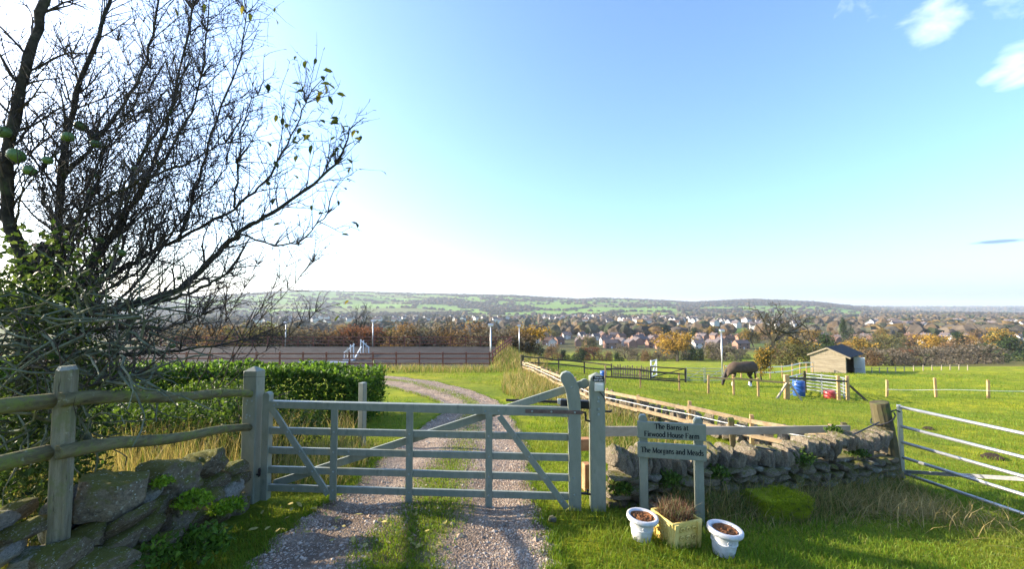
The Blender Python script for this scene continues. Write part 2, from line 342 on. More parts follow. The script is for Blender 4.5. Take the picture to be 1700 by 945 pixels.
def ground_sheet():
    ys = np.concatenate([np.arange(-12, 2, .8), np.arange(2, 12, .16), np.geomspace(12, 60, 110)[1:], np.geomspace(60, 1250, 110)[1:],
                         np.linspace(1250, 3150, 115)[1:], np.geomspace(3150, 16000, 30)[1:]])
    us = np.linspace(-1.65, 1.75, 330); Y = np.repeat(ys, len(us)); X = np.tile(us, len(ys))*(Y+16)
    Z = H(X, Y); n, m = len(ys), len(us)
    C = np.empty((len(X), 3)); C[:] = (.235, .285, .022)
    g = fbm(X, Y, 9, 1)[:, None]; C = C*(1-.5*sstep(.5, .75, g))+np.array((.19, .185, .035))*.5*sstep(.5, .75, g)
    rough = (sstep(1480, 1540, 850+FPX*X/np.maximum(Y, 1))*sstep(70, 90, Y)*(1-sstep(150, 200, Y)))[:, None]
    C = C*(1-rough)+np.array((.16, .15, .05))*rough
    v = sstep(165, 230, Y)[:, None]; C = C*(1-v)+np.array((.10, .095, .05))*v
    patch = (sstep(.55, .62, fbm(X, Y, 120, 9))*sstep(200, 300, Y))[:, None]; C = C*(1-patch)+np.array((.11, .18, .035))*patch
    k = np.nonzero((Y > 1200) & (Y < 4500))[0]
    f, e = np.empty(len(k), int), np.empty(len(k))
    for a in range(0, len(k), 4000): f[a:a+4000], e[a:a+4000] = fields(X[k[a:a+4000]], Y[k[a:a+4000]])
    w = wooded(X[k], Y[k])[:, None]; fc = seedc[f]*(1-w)+np.array((.085, .065, .045))*w
    b = sstep(1250, 1450, Y[k])[:, None]; C[k] = C[k]*(1-b)+fc*b
    p = (Y > 4000); C[p] = (.075, .07, .05)
    i = np.arange(n-1)[:, None]*m+np.arange(m-1)[None, :]; i = i.ravel()
    me = np_mesh('ground', np.column_stack([X, Y, Z]), np.column_stack([i, i+1, i+m+1, i+m]), True, C, M['ground'])
    tag(put('ground', me), 'green grazed hillside falling to a wooded valley and hills', None, None, 'structure')
ground_sheet()

# the gravel track
LPX = [(330, 1010), (395, 945), (470, 880), (520, 845), (560, 822), (600, 790), (650, 745), (690, 715), (722, 695), (735, 682), (728, 671), (700, 659), (660, 648), (622, 640), (560, 633)]
RPX = [(948, 1010), (937, 945), (925, 900), (905, 850), (892, 800), (885, 760), (870, 720), (855, 695), (840, 675), (815, 661), (780, 648), (735, 637), (690, 630), (640, 625), (560, 620)]
def resample(P, n):
    P = np.array([(p.x, p.y) for p in P]); t = np.linspace(0, len(P)-1, n); i = np.clip(t.astype(int), 0, len(P)-2); f = (t-i)[:, None]
    a, b, c, d = P[np.maximum(i-1, 0)], P[i], P[i+1], P[np.minimum(i+2, len(P)-1)]
    return .5*(2*b+(c-a)*f+(2*a-5*b+4*c-d)*f**2+(3*b-a-3*c+d)*f**3)
ND = 300
DL = resample([Vector((-1.9, .5, 0))]+[G(*p) for p in LPX], ND); DR = resample([Vector((.6, .5, 0))]+[G(*p) for p in RPX], ND)
def drive_pt(r, t):                  # r along (0..1), t across (0..1)
    k = np.clip(r*(ND-1), 0, ND-1.001); i = k.astype(int); f = (k-i)[:, None]
    a = DL[i]*(1-f)+DL[i+1]*f; b = DR[i]*(1-f)+DR[i+1]*f; wob = .03*np.sin(r*150)[:, None]*(t[:, None]-.5)
    return a+(b-a)*(t[:, None]+wob)
def strip_mask(r, t, X, Y): return np.exp(-((t-.50-.03*np.sin(r*30))/.12)**2)*sstep(.2, .45, fbm(X, Y, .55, 21)+.14)*(1-.55*sstep(5.2, 8, Y))
def drive_h(t): return -.03*np.exp(-((t-.2)/.11)**2)-.03*np.exp(-((t-.8)/.11)**2)
def drive_sheet():
    nr, nt = 420, 36; r = np.repeat(np.linspace(0, 1, nr), nt); t = np.tile(np.linspace(0, 1, nt), nr); p = drive_pt(r, t)
    e = np.minimum(t, 1-t); Z = H(p[:, 0], p[:, 1])+.045*sstep(0, .06, e)+drive_h(t)*sstep(0, .1, e)-.004
    s = strip_mask(r, t, p[:, 0], p[:, 1])[:, None]; edge = (1-sstep(0, .12, e))[:, None]
    C = np.ones((len(t), 3)); C = C*(1-s*.8)+np.array((.55, .55, .3))*s*.8; C = C*(1-edge)+np.array((.6, .55, .38))*edge
    rut = (np.exp(-((t-.22)/.1)**2)*(1-sstep(3.8, 5, p[:, 1])))[:, None]; C = C*(1-.35*rut)
    i = (np.arange(nr-1)[:, None]*nt+np.arange(nt-1)[None, :]).ravel()
    me = np_mesh('track', np.column_stack([p, Z]), np.column_stack([i, i+1, i+nt+1, i+nt]), True, C, M['drive'])
    tag(put('gravel_track', me), 'stony farm track with a grassy middle running through the gate', None, None, 'structure')
drive_sheet()
def in_drive(X, Y):
    """rough test: is the ground point on the track"""
    C = (DL+DR)/2; W = np.linalg.norm(DR-DL, axis=1)/2; out = np.zeros(len(X), bool)
    for a in range(0, len(X), 20000):
        d = np.hypot(X[a:a+20000, None]-C[None, ::2, 0], Y[a:a+20000, None]-C[None, ::2, 1])-W[None, ::2]*.97
        out[a:a+20000] = d.min(1) < 0
    return out
# loose stones on the track
OCT = np.array([(1, 0, 0), (-1, 0, 0), (0, 1, 0), (0, -1, 0), (0, 0, 1), (0, 0, -1)], float)
OCF = np.array([(0, 2, 4), (2, 1, 4), (1, 3, 4), (3, 0, 4), (2, 0, 5), (1, 2, 5), (3, 1, 5), (0, 3, 5)])
def scatter(base, faces, P, S, C, rotz=True, jit=.25):
    n, k = len(P), len(base); V = np.repeat(base[None], n, 0)*(1+jit*rng.normal(size=(n, k, 1)))*S[:, None, :]
    if rotz:
        a = rng.uniform(0, 6.28, n); c, s = np.cos(a)[:, None], np.sin(a)[:, None]
        V = np.stack([V[..., 0]*c-V[..., 1]*s, V[..., 0]*s+V[..., 1]*c, V[..., 2]], -1)
    V = V+P[:, None, :]; F = faces[None]+(np.arange(n)*k)[:, None, None]
    return V.reshape(-1, 3), F.reshape(-1, faces.shape[1]), np.repeat(C, k, 0)
def pebbles():
    n = 85000; r = rng.uniform(0, 1, n)**1.35*.9; t = rng.uniform(.01, .99, n); p = drive_pt(r, t)
    keep = (rng.uniform(0, 1, n) > strip_mask(r, t, p[:, 0], p[:, 1])*.85) & (rng.uniform(0, 1, n) < (.22+.9*sstep(.4, .6, fbm(p[:, 0], p[:, 1], .7, 5))+.5*(t > .72))*(1-.7*np.exp(-((t-.24)/.11)**2)-.6*np.exp(-((t-.68)/.07)**2))) & (p[:, 1] > 2.2)
    r, t, p = r[keep], t[keep], p[keep]; n = len(p); e = np.minimum(t, 1-t)
    s = rng.lognormal(-5.3, .5, n)*(1+p[:, 1]*.035); Z = H(p[:, 0], p[:, 1])+.041*sstep(0, .06, e)+drive_h(t)*sstep(0, .1, e)+s*.15
    g = rng.uniform(.2, .5, n)[:, None]**1.0; C = g*np.where(rng.uniform(0, 1, (n, 1)) < .35, [[1.12, .82, .6]], [[1.05, .88, .72]])
    V, F, C = scatter(OCT, OCF, np.column_stack([p, Z]), s[:, None]*rng.uniform(.6, 1.25, (n, 3))*[1, 1, .7], C)
    tag(put('gravel', np_mesh('gravel', V, F, False, C, M['pebble'])), 'loose pale gravel scattered over the farm track', 'gravel', None, 'stuff')
pebbles()

# ------------------------------------------------------------------ haze, far woods, hills
b = MB(); b.beam((0, -300, 55), (0, 18000, 55), 60000, 250)
hz = NT('haze'); pv = hz.n('ShaderNodeVolumePrincipled'); pv.inputs['Color'].default_value = (.80, .90, 1, 1); pv.inputs['Density'].default_value = .00012
pv.inputs['Anisotropy'].default_value = .2; hz.l(pv.outputs[0], hz.out.inputs['Volume'])
tag(b.build('haze', hz.m), 'thin blue haze over the valley and hills', 'haze', None, 'stuff')
def ico(sub):
    bm = bmesh.new(); bmesh.ops.create_icosphere(bm, subdivisions=sub, radius=1); bm.verts.ensure_lookup_table()
    v = np.array([tuple(x.co) for x in bm.verts]); f = np.array([[q.index for q in x.verts] for x in bm.faces]); bm.free(); return v, f
ICO1, ICO2 = ico(1), ico(2)
PAL = np.array([(.14, .105, .07), (.17, .12, .07), (.12, .10, .075), (.10, .10, .06), (.20, .135, .05), (.055, .07, .03), (.10, .09, .07), (.15, .12, .09)])
def hill_woods():
    n = 150000; Y = rng.uniform(1260, 3080, n); X = rng.uniform(-1.05, 1.35, n)*Y
    f, e = np.empty(n, int), np.empty(n)
    for a in range(0, n, 8000): f[a:a+8000], e[a:a+8000] = fields(X[a:a+8000], Y[a:a+8000])
    w = wooded(X, Y); keep = (rng.uniform(0, 1, n) < w*.42) | ((e < 11) & (rng.uniform(0, 1, n) < .8))
    X, Y = X[keep][:17000], Y[keep][:17000]; n = len(X); r = rng.uniform(5, 10.5, n); S = np.column_stack([r*rng.uniform(.9, 1.4, n), r, r*rng.uniform(.55, .9, n)])
    C = PAL[rng.integers(0, 8, n)]*rng.uniform(.4, .75, (n, 1))*np.array([.85, .85, .95])
    V, F, C = scatter(ICO1[0], ICO1[1], np.column_stack([X, Y, H(X, Y)+r*.3]), S, C, True, .16)
    tag(put('hill_woodland', np_mesh('hill_woodland', V, F, False, C, M['far_leaf'])), 'brown autumn woods and hedgerows covering the far hills', 'woodland', None, 'stuff')
hill_woods()
def valley_woods():
    n = 9000; Y = rng.uniform(330**.5, 1350**.5, n)**2; X = rng.uniform(-1.0, 1.32, n)*Y; px = 850+FPX*X/Y
    dens = sstep(.40, .60, fbm(X, Y, 130, 14))*.5+.05+.6*sstep(1430, 1500, px); keep = rng.uniform(0, 1, n) < dens
    X, Y = X[keep], Y[keep]
    fx = rng.uniform(.82, 1.35, 5200); fy = rng.uniform(1350**.5, 9000**.5, 5200)**2   # the wooded plain on the right
    X = np.concatenate([X, fx*fy]); Y = np.concatenate([Y, fy]); n = len(X)
    r = rng.uniform(3.2, 6.5, n)*(1+sstep(1000, 6000, Y)*2.2); S = np.column_stack([r*rng.uniform(.9, 1.4, n), r, r*rng.uniform(.8, 1.2, n)])
    C = PAL[rng.integers(0, 8, n)]*rng.uniform(.6, 1.15, (n, 1))
    V, F, C = scatter(ICO2[0], ICO2[1], np.column_stack([X, Y, H(X, Y)+r*.65]), S, C, True, .17); C = C*rng.uniform(.7, 1.25, (len(C), 1))
    tag(put('valley_woodland', np_mesh('valley_woodland', V, F, False, C, M['far_leaf'])), 'mass of brown and green trees filling the valley', 'woodland', None, 'stuff')
valley_woods()

# ------------------------------------------------------------------ houses in the valley
def house_meshes(w, d, e, r, wall, roof):
    m = MB(); m.beam((0, -d/2, e/2), (0, d/2, e/2), w, e)
    m.prism([(-d/2, e), (d/2, e), (0, e+r*.94)], lambda a, b, k: Vector((k, a, b)), -w/2, w/2); wm = m.build('tmp', wall, None); a = wm.data
    m = MB(); o = .35
    for s in (-1, 1): m.beam((-w/2-o, s*(d/4+o/2), e+r/2-.1), (w/2+o, s*(d/4+o/2), e+r/2-.1), math.hypot(d/2+o, r*(1+2*o/d)), .18, up=(0, s*r, d/2))
    rm = m.build('tmp', roof, None); b_ = rm.data
    for q in (wm, rm): bpy.data.objects.remove(q)
    return a, b_
HK = []
for (w, d, e, r, wa, ro) in ((9, 7, 5, 2.6, 'house_brick', 'roof_red'), (8, 7, 5, 2.8, 'house_white', 'roof_grey'), (11, 7.5, 5, 2.6, 'house_brick', 'roof_grey'), (9, 8, 3, 3.0, 'house_white', 'roof_red')):
    HK.append((w, d, e, r)+house_meshes(w, d, e, r, M[wa], M[ro]))
q = MB(); q.box((0, 0, 0), (1.2, .12, 1.2)); wo = q.build('tmp', M['glass']); WIN = wo.data; bpy.data.objects.remove(wo)
q = MB(); q.box((0, 0, 0), (.95, .12, 2.0)); wo = q.build('tmp', M['white']); DOOR = wo.data; bpy.data.objects.remove(wo)
q = MB(); q.box((0, 0, 0), (.8, .6, 1.6)); wo = q.build('tmp', M['house_brick']); CHIM = wo.data; bpy.data.objects.remove(wo)
HL = ['red brick house with a brown tiled roof among the valley trees', 'white rendered house with a grey roof among the valley trees', 'long brick house with a dark grey roof in the valley', 'white bungalow with a brown roof in the valley']
FL = ['tiny brick house with a brown roof in the distant town', 'tiny white house with a grey roof in the distant town', 'tiny long brick house in the distant town', 'tiny white bungalow in the distant town']
spots = []
for (x0, x1, Y0, Y1, n) in ((990, 1240, 225, 330, 44), (885, 1000, 240, 350, 18), (1530, 1700, 270, 330, 20), (1330, 1450, 260, 330, 8), (1440, 1540, 300, 380, 6)):
    for k in range(n*6):
        if sum(1 for s in spots if s[4] == x0) >= n: break
        Y = random.uniform(Y0, Y1); x = (random.uniform(x0, x1)-850)/FPX*Y
        if all(math.hypot(x-s[0], Y-s[1]) > 8 for s in spots): spots.append((x, Y, 0, 0, x0))
for (x, Y, _, _, x0) in spots:
    k = random.choice((1, 1, 3, 3, 0)) if x0 == 1530 else random.choice((0, 0, 2, 2, 1)); w, d, e, r, wm, rm = HK[k]
    t = thing('house', (x, Y, Hs(x, Y)-.2), HL[k], 'house', 'houses in the valley', random.choice((0, 1.57))+random.gauss(.2, .25)); t.scale = (.64,)*3
    put('wall', wm, t); rf = put('roof', rm, t); put('chimney', CHIM, rf, (w*.3, 0, e+r+.3))
    for wx in (-w*.3, w*.3):
        for wz in ((1.3, 3.8) if e > 4 else (1.5,)):
            put('window', WIN, t, (wx, -d/2, wz))
    put('door', DOOR, t, (0, -d/2, 1.0))
far = []
for (x0, x1, Y0, Y1, n) in ((900, 1000, 700, 1150, 50), (1000, 1160, 560, 900, 60), (380, 880, 620, 1050, 110), (1440, 1700, 420, 600, 34), (1160, 1330, 420, 800, 26)):
    for k in range(n):
        Y = random.uniform(Y0, Y1); far.append(((random.uniform(x0, x1)-850)/FPX*Y, Y))
for (x, Y) in far:
    k = random.choice((1, 1, 1, 3, 1)); w, d, e, r, wm, rm = HK[k]
    o = put('distant_house', wm, None, (x, Y, Hs(x, Y)+3.0), (0, 0, random.uniform(-.6, 1.9))); tag(o, FL[k], 'house', 'houses of the distant town')
    put('roof', rm, o)
# ------------------------------------------------------------------ lettering drawn as strokes
def arc(cx, cy, rx, ry, a0, a1, n=10): return [(cx+rx*math.cos(R(a0+(a1-a0)*i/n)), cy+ry*math.sin(R(a0+(a1-a0)*i/n))) for i in range(n+1)]
K, k_ = .095, .05                     # thick and thin pen
def sf(x, y=0, w=.09): return ([(x-w, y+.02), (x+w, y+.02)], .04)
GL = {
 'T': (.62, [([(.31, 0), (.31, .69)], K), ([(.02, .675), (.60, .675)], k_), ([(.03, .69), (.03, .56)], k_), ([(.59, .69), (.59, .56)], k_), sf(.31, 0, .12)]),
 'h': (.54, [([(.11, 0), (.11, .74)], K), ([(.12, .33), (.2, .43), (.31, .45), (.40, .40), (.42, .3), (.42, 0)], .085), sf(.11), sf(.42), ([(.02, .73), (.12, .73)], .04)]),
 'e': (.45, [([(.07, .25), (.38, .25)], k_), (arc(.23, .23, .17, .22, 5, 300), .08)]),
 'B': (.60, [([(.12, 0), (.12, .69)], K), ([(.04, .67), (.3, .67)]+arc(.3, .52, .16, .15, 90, -90)+[(.12, .37)], .07), ([(.3, .37)]+arc(.32, .195, .19, .175, 90, -90)+[(.04, .02)], .08)]),
 'a': (.46, [(arc(.2, .32, .13, .12, 150, 20)+[(.33, .2), (.33, .06), (.42, .02)], .08), (arc(.2, .13, .14, .12, 40, 340), .065)]),
 'r': (.38, [([(.11, 0), (.11, .45)], K), ([(.12, .3), (.2, .42), (.33, .43)], .07), sf(.11), ([(.02, .44), (.12, .44)], .04)]),
 'n': (.54, [([(.11, 0), (.11, .45)], K), ([(.12, .33), (.2, .43), (.31, .45), (.40, .40), (.42, .3), (.42, 0)], .085), sf(.11), sf(.42), ([(.02, .44), (.12, .44)], .04)]),
 's': (.37, [(arc(.18, .34, .11, .10, 20, 230)+arc(.18, .12, .12, .11, 60, -160), .07)]),
 't': (.34, [([(.14, .58), (.14, .12), (.19, .03), (.3, .05)], .08), ([(.03, .44), (.3, .44)], .045)]),
 'F': (.55, [([(.12, 0), (.12, .69)], K), ([(.04, .67), (.5, .67), (.5, .55)], k_), ([(.12, .36), (.4, .36)], k_), sf(.12)]),
 'i': (.26, [([(.13, 0), (.13, .45)], K), ([(.13, .6), (.13, .7)], .1), sf(.13), ([(.03, .44), (.13, .44)], .04)]),
 'w': (.70, [([(.04, .44), (.2, .02)], .085), ([(.2, .02), (.35, .42)], k_), ([(.35, .44), (.5, .02)], .085), ([(.5, .02), (.66, .44)], k_)]),
 'o': (.48, [(arc(.24, .225, .18, .21, 0, 360, 16), .075)]),
 'd': (.53, [([(.42, 0), (.42, .74)], K), (arc(.24, .22, .17, .21, 40, 320, 12), .075), ([(.32, .73), (.42, .73)], .04), ([(.42, .02), (.5, .02)], .04)]),
 'H': (.74, [([(.13, 0), (.13, .69)], K), ([(.6, 0), (.6, .69)], K), ([(.13, .36), (.6, .36)], k_), sf(.13), sf(.6), sf(.13, .65), sf(.6, .65)]),
 'u': (.54, [([(.11, .45), (.11, .13), (.17, .03), (.28, .02), (.41, .12)], .085), ([(.42, .45), (.42, 0)], K), ([(.42, .02), (.5, .02)], .04), ([(.02, .44), (.11, .44)], .04), ([(.33, .44), (.42, .44)], .04)]),
 'm': (.82, [([(.11, 0), (.11, .45)], K), ([(.12, .33), (.2, .43), (.3, .45), (.38, .4), (.4, .3), (.4, 0)], .085), ([(.41, .33), (.5, .43), (.59, .45), (.67, .4), (.69, .3), (.69, 0)], .085), sf(.11), sf(.4), sf(.69)]),
 'M': (.86, [([(.12, 0), (.14, .69)], k_), ([(.14, .69), (.42, .03)], K), ([(.42, .03), (.70, .69)], k_), ([(.71, .69), (.73, 0)], K), sf(.12), sf(.73), sf(.11, .65, .06), sf(.75, .65, .06)]),
 'g': (.47, [(arc(.22, .29, .14, .15, 0, 360, 12), .07), ([(.34, .4), (.44, .45)], .05), ([(.14, .16), (.1, .08), (.3, .03), (.4, -.06), (.3, -.18), (.14, -.18), (.06, -.1), (.14, 0)], .06)]),
 'P': (.55, [([(.12, 0), (.12, .69)], K), ([(.04, .67), (.3, .67)]+arc(.3, .51, .17, .16, 90, -90)+[(.12, .35)], .07), sf(.12)]),
 'p': (.53, [([(.11, -.22), (.11, .45)], K), (arc(.29, .22, .17, .21, 140, -140, 12), .075)]),
}
def lettering(text, size, width, name, mat, parent, fn, bold=1.0):
    """text centred on fn(0,0); fn(a,b,d) -> world point; one mesh"""
    adv = sum(GL[c][0] if c != ' ' else .26 for c in text); sx = width/adv; x = -width/2; m = MB(); z = 0
    for c in text:
        if c == ' ': x += .26*sx; continue
        w, strokes = GL[c]
        for pts, pw in strokes:
            q = [(x+a*sx, b*size) for a, b in pts]; L_ = []; R_ = []; hw = pw*bold*min(size, sx*1.15)/2; z += 1
            for i, (a, b) in enumerate(q):
                a0, b0 = q[max(i-1, 0)]; a1, b1 = q[min(i+1, len(q)-1)]; l = math.hypot(a1-a0, b1-b0) or 1
                nx, ny = -(b1-b0)/l*hw, (a1-a0)/l*hw; L_.append((a+nx, b+ny)); R_.append((a-nx, b-ny))
            d = .0012+.00004*(z % 9); vs = [fn(a, b, d) for a, b in L_]+[fn(a, b, d) for a, b in R_]; n = len(q)
            m.add(vs, [(i, n+i, n+i+1, i+1) for i in range(n-1)])
        x += w*sx
    return m.build(name, mat, parent)

# ------------------------------------------------------------------ the five-bar gate and its posts
GA, GB = Vector((-2.685, 4.69, 0)), Vector((.71, 4.50, 0)); GU = (GB-GA).normalized(); GN = Vector((GU.y, -GU.x, 0))   # GN points to the camera
def gp(s, z, d=0): return GA+GU*s+GN*d+Vector((0, 0, z-.009*s))
gate = thing('field_gate', gp(1.7, 0), 'sage green painted five-bar wooden gate closed across the gravel track', 'gate')
P_ = M['paint']
def gbeam(name, s0, z0, s1, z1, d, th, h, h1=None, bev=.004):
    m = MB(); m.beam(gp(s0, z0, d), gp(s1, z1, d), th, h, up=GN.cross(gp(s1, z1)-gp(s0, z0)) if abs(s1-s0) < .02 else (0, 0, 1), h1=h1); return m.build(name, P_, gate, bevel=bev)
gbeam('top_rail', .06, 1.04, 3.275, 1.03, 0, .075, .072, .098)
for z in (.757, .548, .345, .155): gbeam('rail', .06, z, 3.275, z+.012, 0, .036, .070)
for s, zb in ((.795, .055), (1.61, .035), (2.45, .025)):
    m = MB(); m.beam(gp(s, zb, .029), gp(s, 1.008, .029), .022, .072, up=GU); m.build('upright', P_, gate, bevel=.003)
m = MB(); m.prism([(0, .03), (.075, .03), (.075, 1.14), (.065, 1.16), (.045, 1.168), (.02, 1.165), (.005, 1.15), (0, 1.13)], lambda a, b_, d: gp(a, b_, d), -.04, .04); m.build('slam_stile', P_, gate, bevel=.004)
hp = [(3.275, .03), (3.40, .03), (3.402, 1.10), (3.398, 1.20), (3.385, 1.28), (3.362, 1.35), (3.33, 1.405), (3.295, 1.438), (3.255, 1.447), (3.215, 1.432), (3.192, 1.395), (3.198, 1.355), (3.228, 1.30), (3.255, 1.22), (3.268, 1.12), (3.275, 1.05)]
m = MB(); m.prism(hp, lambda a, b_, d: gp(a, b_, d), -.045, .045); m.build('heel_stile', P_, gate, bevel=.006)
def gbrace(s0, z0, s1, z1, d, th, h):
    m = MB(); m.beam(gp(s0, z0, d), gp(s1, z1, d), th, h, up=(0, 0, 1)); return m.build('brace', P_, gate, bevel=.003)
gbrace(.09, 1.02, .745, .115, .032, .026, .062); gbrace(2.56, .975, 3.255, .06, .032, .026, .062)
gbrace(.10, .17, 3.46, 1.318, -.062, .034, .078)
m = MB(); c = gp(3.455, 1.315, -.062); m.tube([c+GN*.02, c-GN*.02], .048, 14); m.build('brace_knob', P_, gate, bevel=.004)
bm_ = MB(); bm_.lathe([(.0, .006), (.008, .005), (.0115, .0)], (0, 0, 0), 8); bo = bm_.build('tmp', M['bolt']); BOLT = bo.data; bpy.data.objects.remove(bo)
brot = Matrix.Rotation(math.atan2(GN.x, -GN.y)*-1, 4, 'Z').to_euler(); brot = GN.to_track_quat('Z', 'Y').to_euler()
def bolt(s, z, d, th=gate): put('bolt', BOLT, th, gp(s, z, d)-Vector(th.location), brot)
for s in (.795, 1.61, 2.45):
    for z in (.765, .556, .353, .163): bolt(s, z, .041)
for s, z in ((.13, 1.035), (.17, 1.045), (2.41, 1.02), (2.55, 1.03), (2.28, 1.035), (.35, .155), (.95, .56), (2.0, .76)): bolt(s, z, .039 if z > 1 else .02)
for s, z in ((.29, .757), (.43, .556), (.57, .353), (.71, .16), (2.72, .765), (2.87, .57), (3.03, .36), (3.2, .13)): bolt(s, z, .047)
for s, z in ((3.31, 1.29), (3.33, .37), (3.33, .2)): bolt(s, z, .046)
m = MB(); m.beam(gp(2.83, 1.035, .0415), gp(3.40, 1.035, .0415), .008, .038); m.beam(gp(3.26, 1.035, .049), gp(3.42, 1.035, .049), .006, .036)
hg = m.build('hinge_strap', M['rust'], gate); tag(hg, 'brown iron hinge strap')
for s in (2.9, 3.1, 3.34): put('bolt', BOLT, gate, gp(s, 1.035, .046 if s < 3.2 else .053)-Vector(gate.location), brot)
m = MB(); m.tube([gp(3.40, 1.03, .03), gp(3.45, 1.03, .02), gp(3.455, .95, .02), gp(3.53, .93, 0)], .012, 8); m.tube([gp(3.40, .2, 0), gp(3.47, .2, 0), gp(3.47, .24, 0)], .014, 8)
m.tube([gp(3.44, .2, 0), gp(3.53, .19, 0)], .011, 8); m.build('hinge_pin', M['black'], gate)
m = MB(); m.tube([gp(-.03, .31, .0), gp(.03, .31, .0)], .010, 6); m.beam(gp(.0, .30, .05), gp(.0, .36, .05), .012, .02, up=GU); m.build('latch', M['black'], gate)
op = thing('gate_opener', gp(2.9, 1.1, -.11), 'black electric ram opener fixed behind the gate beside the post', 'gate opener')
m = MB(); m.tube([gp(2.62, 1.11, -.11), gp(3.22, 1.105, -.10)], .014, 10); m.build('ram', M['black'], op)
m = MB(); m.beam(gp(3.20, 1.095, -.10), gp(3.53, 1.085, -.09), .075, .085); m.build('motor_housing', M['black'], op, bevel=.01)
m = MB(); m.beam(gp(3.17, 1.11, -.10), gp(3.215, 1.11, -.10), .05, .05); m.build('collar', M['galv'], op, bevel=.004)

def gate_post(name, cx, cy, top, label):
    base = Hs(cx, cy); t = thing(name, (cx, cy, base), label, 'gate post'); h = .075; c = Vector((cx, cy, 0))
    def q(a, b_, z): return c+GU*a+GN*b_+Vector((0, 0, z))
    vs = [q(a*h, b_*h, z) for z in (base-.3, top-.05) for a, b_ in ((-1, -1), (1, -1), (1, 1), (-1, 1))]+[q(0, 0, top)]
    m = MB(); m.add(vs, [(0, 1, 5, 4), (1, 2, 6, 5), (2, 3, 7, 6), (3, 0, 4, 7), (4, 5, 8), (5, 6, 8), (6, 7, 8), (7, 4, 8), (3, 2, 1, 0)])
    m.build('post', P_, t, bevel=.007)
    return t, q
lt, lq = gate_post('gate_post', -2.82, 4.715, 1.445, 'sage green square gate post at the closing end, beside mossy fence rails')
rt, rq = gate_post('gate_post', .885, 4.515, 1.41, 'sage green square gate post with push button and small black notice')
def pbolt(t, q, a, z, s=1.3): put('bolt', BOLT, t, q(a, .075, z)-Vector(t.location), brot, (s, s, s))
for a, z in ((-.02, 1.085), (.03, 1.08), (-.03, 1.05), (-.02, .93), (.01, .92), (-.03, .90)): pbolt(lt, lq, a, z, 1)
for z in (1.155, 1.115, 1.04, .985): pbolt(rt, rq, .01, z)
m = MB(); m.beam(lq(.078, -.02, .25), lq(.078, -.02, .34), .04, .012, up=GU); m.tube([lq(.08, .03, .29), lq(.13, .03, .29)], .009, 6); m.build('latch_catch', M['black'], lt)
nb = MB(); nb.beam(rq(-.05, .0775, 1.352), rq(.068, .0775, 1.352), .004, .055); nb = nb.build('notice', M['signblack'], rt)
fn = lambda a, b_, d: rq(.009+a, .0796+d, 1.352+b_)
lettering('Press to', .024, .072, 'lettering', M['white'], nb, lambda a, b_, d: fn(a, b_+.004, d), 1.25)
lettering('open gate', .024, .096, 'lettering', M['white'], nb, lambda a, b_, d: fn(a, b_-.019, d), 1.25)
m = MB(); m.beam(rq(-.032, .088, 1.268), rq(.06, .088, 1.268), .026, .085); bx = m.build('button_box', M['cream'], rt, bevel=.006)
m = MB(); m.beam(rq(-.016, .105, 1.266), rq(.05, .105, 1.266), .010, .06); m.build('push_button', M['cream'], bx, bevel=.004)
m = MB(); m.tube([rq(.02, .08, 1.225), rq(.03, .083, 1.205), rq(.06, .083, 1.17), rq(.078, .07, 1.13), rq(.079, .02, 1.08)], .0045, 6); m.build('cable', M['black'], rt)
m = MB(); m.tube([rq(.075, 0, 1.0), rq(.15, 0, 1.0), rq(.15, .0, 1.02)], .011, 8); m.build('threaded_pin', M['black'], rt)
# stop post beyond the gate
c = gy(605, 7.3); t = thing('stop_post', c, 'short sage green post standing behind the gate beside the hedge', 'post')
m = MB(); m.beam(c+Vector((0, 0, -.2)), c+Vector((0, 0, 1.06)), .10, .10, up=(.35, 1, 0)); m.build('post', P_, t, bevel=.01)
# timber offcuts behind the hanging post
for (px, py, w, h, lab) in ((967, 738, .17, .13, 'orange-brown block of timber lying on the grass behind the gate'), (974, 792, .08, .30, 'upright timber offcut leaning behind the hanging gate post')):
    p = at(px, py, 4.95); z = p.z
    m = MB(); m.beam((p.x-w/2, 4.95, z), (p.x+w/2, 4.97, z), .1, h, up=(.1, 0, 1)); o = m.build('timber_block', M['brick'], None, off=(p.x, 4.95, z), bevel=.008, loc=(p.x, 4.95, max(z, Hs(p.x, 4.95)+h/2-.01))); tag(o, lab, 'timber')

# ------------------------------------------------------------------ name sign
sl, sr = Vector((1.335, 4.40, 0)), Vector((1.865, 4.315, 0)); su = (sr-sl).normalized(); sn = Vector((su.y, -su.x, 0))
def sp(a, z, d=0): return (sl+sr)/2+su*a+sn*d+Vector((0, 0, z))
sb = Hs(1.6, 4.36); sign = thing('house_sign', sp(0, sb), 'sage green two-board house name sign on two square posts', 'sign')
for a, tz in ((-.268, .985), (.268, .975)):
    m = MB(); m.prism([(a-.04, sb-.25), (a+.04, sb-.25), (a+.04, tz-.03), (a+.025, tz), (a-.025, tz), (a-.04, tz-.03)], lambda x, z, d: sp(x, z, d), -.085, -.018); m.build('post', P_, sign, bevel=.004)
b1 = MB(); b1.beam(sp(-.33, .848, 0), sp(.33, .841, 0), .03, .165); b1 = b1.build('board', P_, sign, bevel=.006)
b2 = MB(); b2.beam(sp(-.33, .648, 0), sp(.33, .641, 0), .03, .15); b2 = b2.build('board', P_, sign, bevel=.006)
L_ = M['letter']
lettering('The Barns at', .074, .325, 'lettering', L_, b1, lambda a, b_, d: sp(a, .862+b_-.01*a, .0155+d), 1.7)
lettering('Firwood House Farm', .074, .53, 'lettering', L_, b1, lambda a, b_, d: sp(a, .784+b_-.01*a, .0155+d), 1.7)
lettering('The Morgans and Meads', .076, .60, 'lettering', L_, b2, lambda a, b_, d: sp(a, .622+b_-.01*a, .0155+d), 1.7)

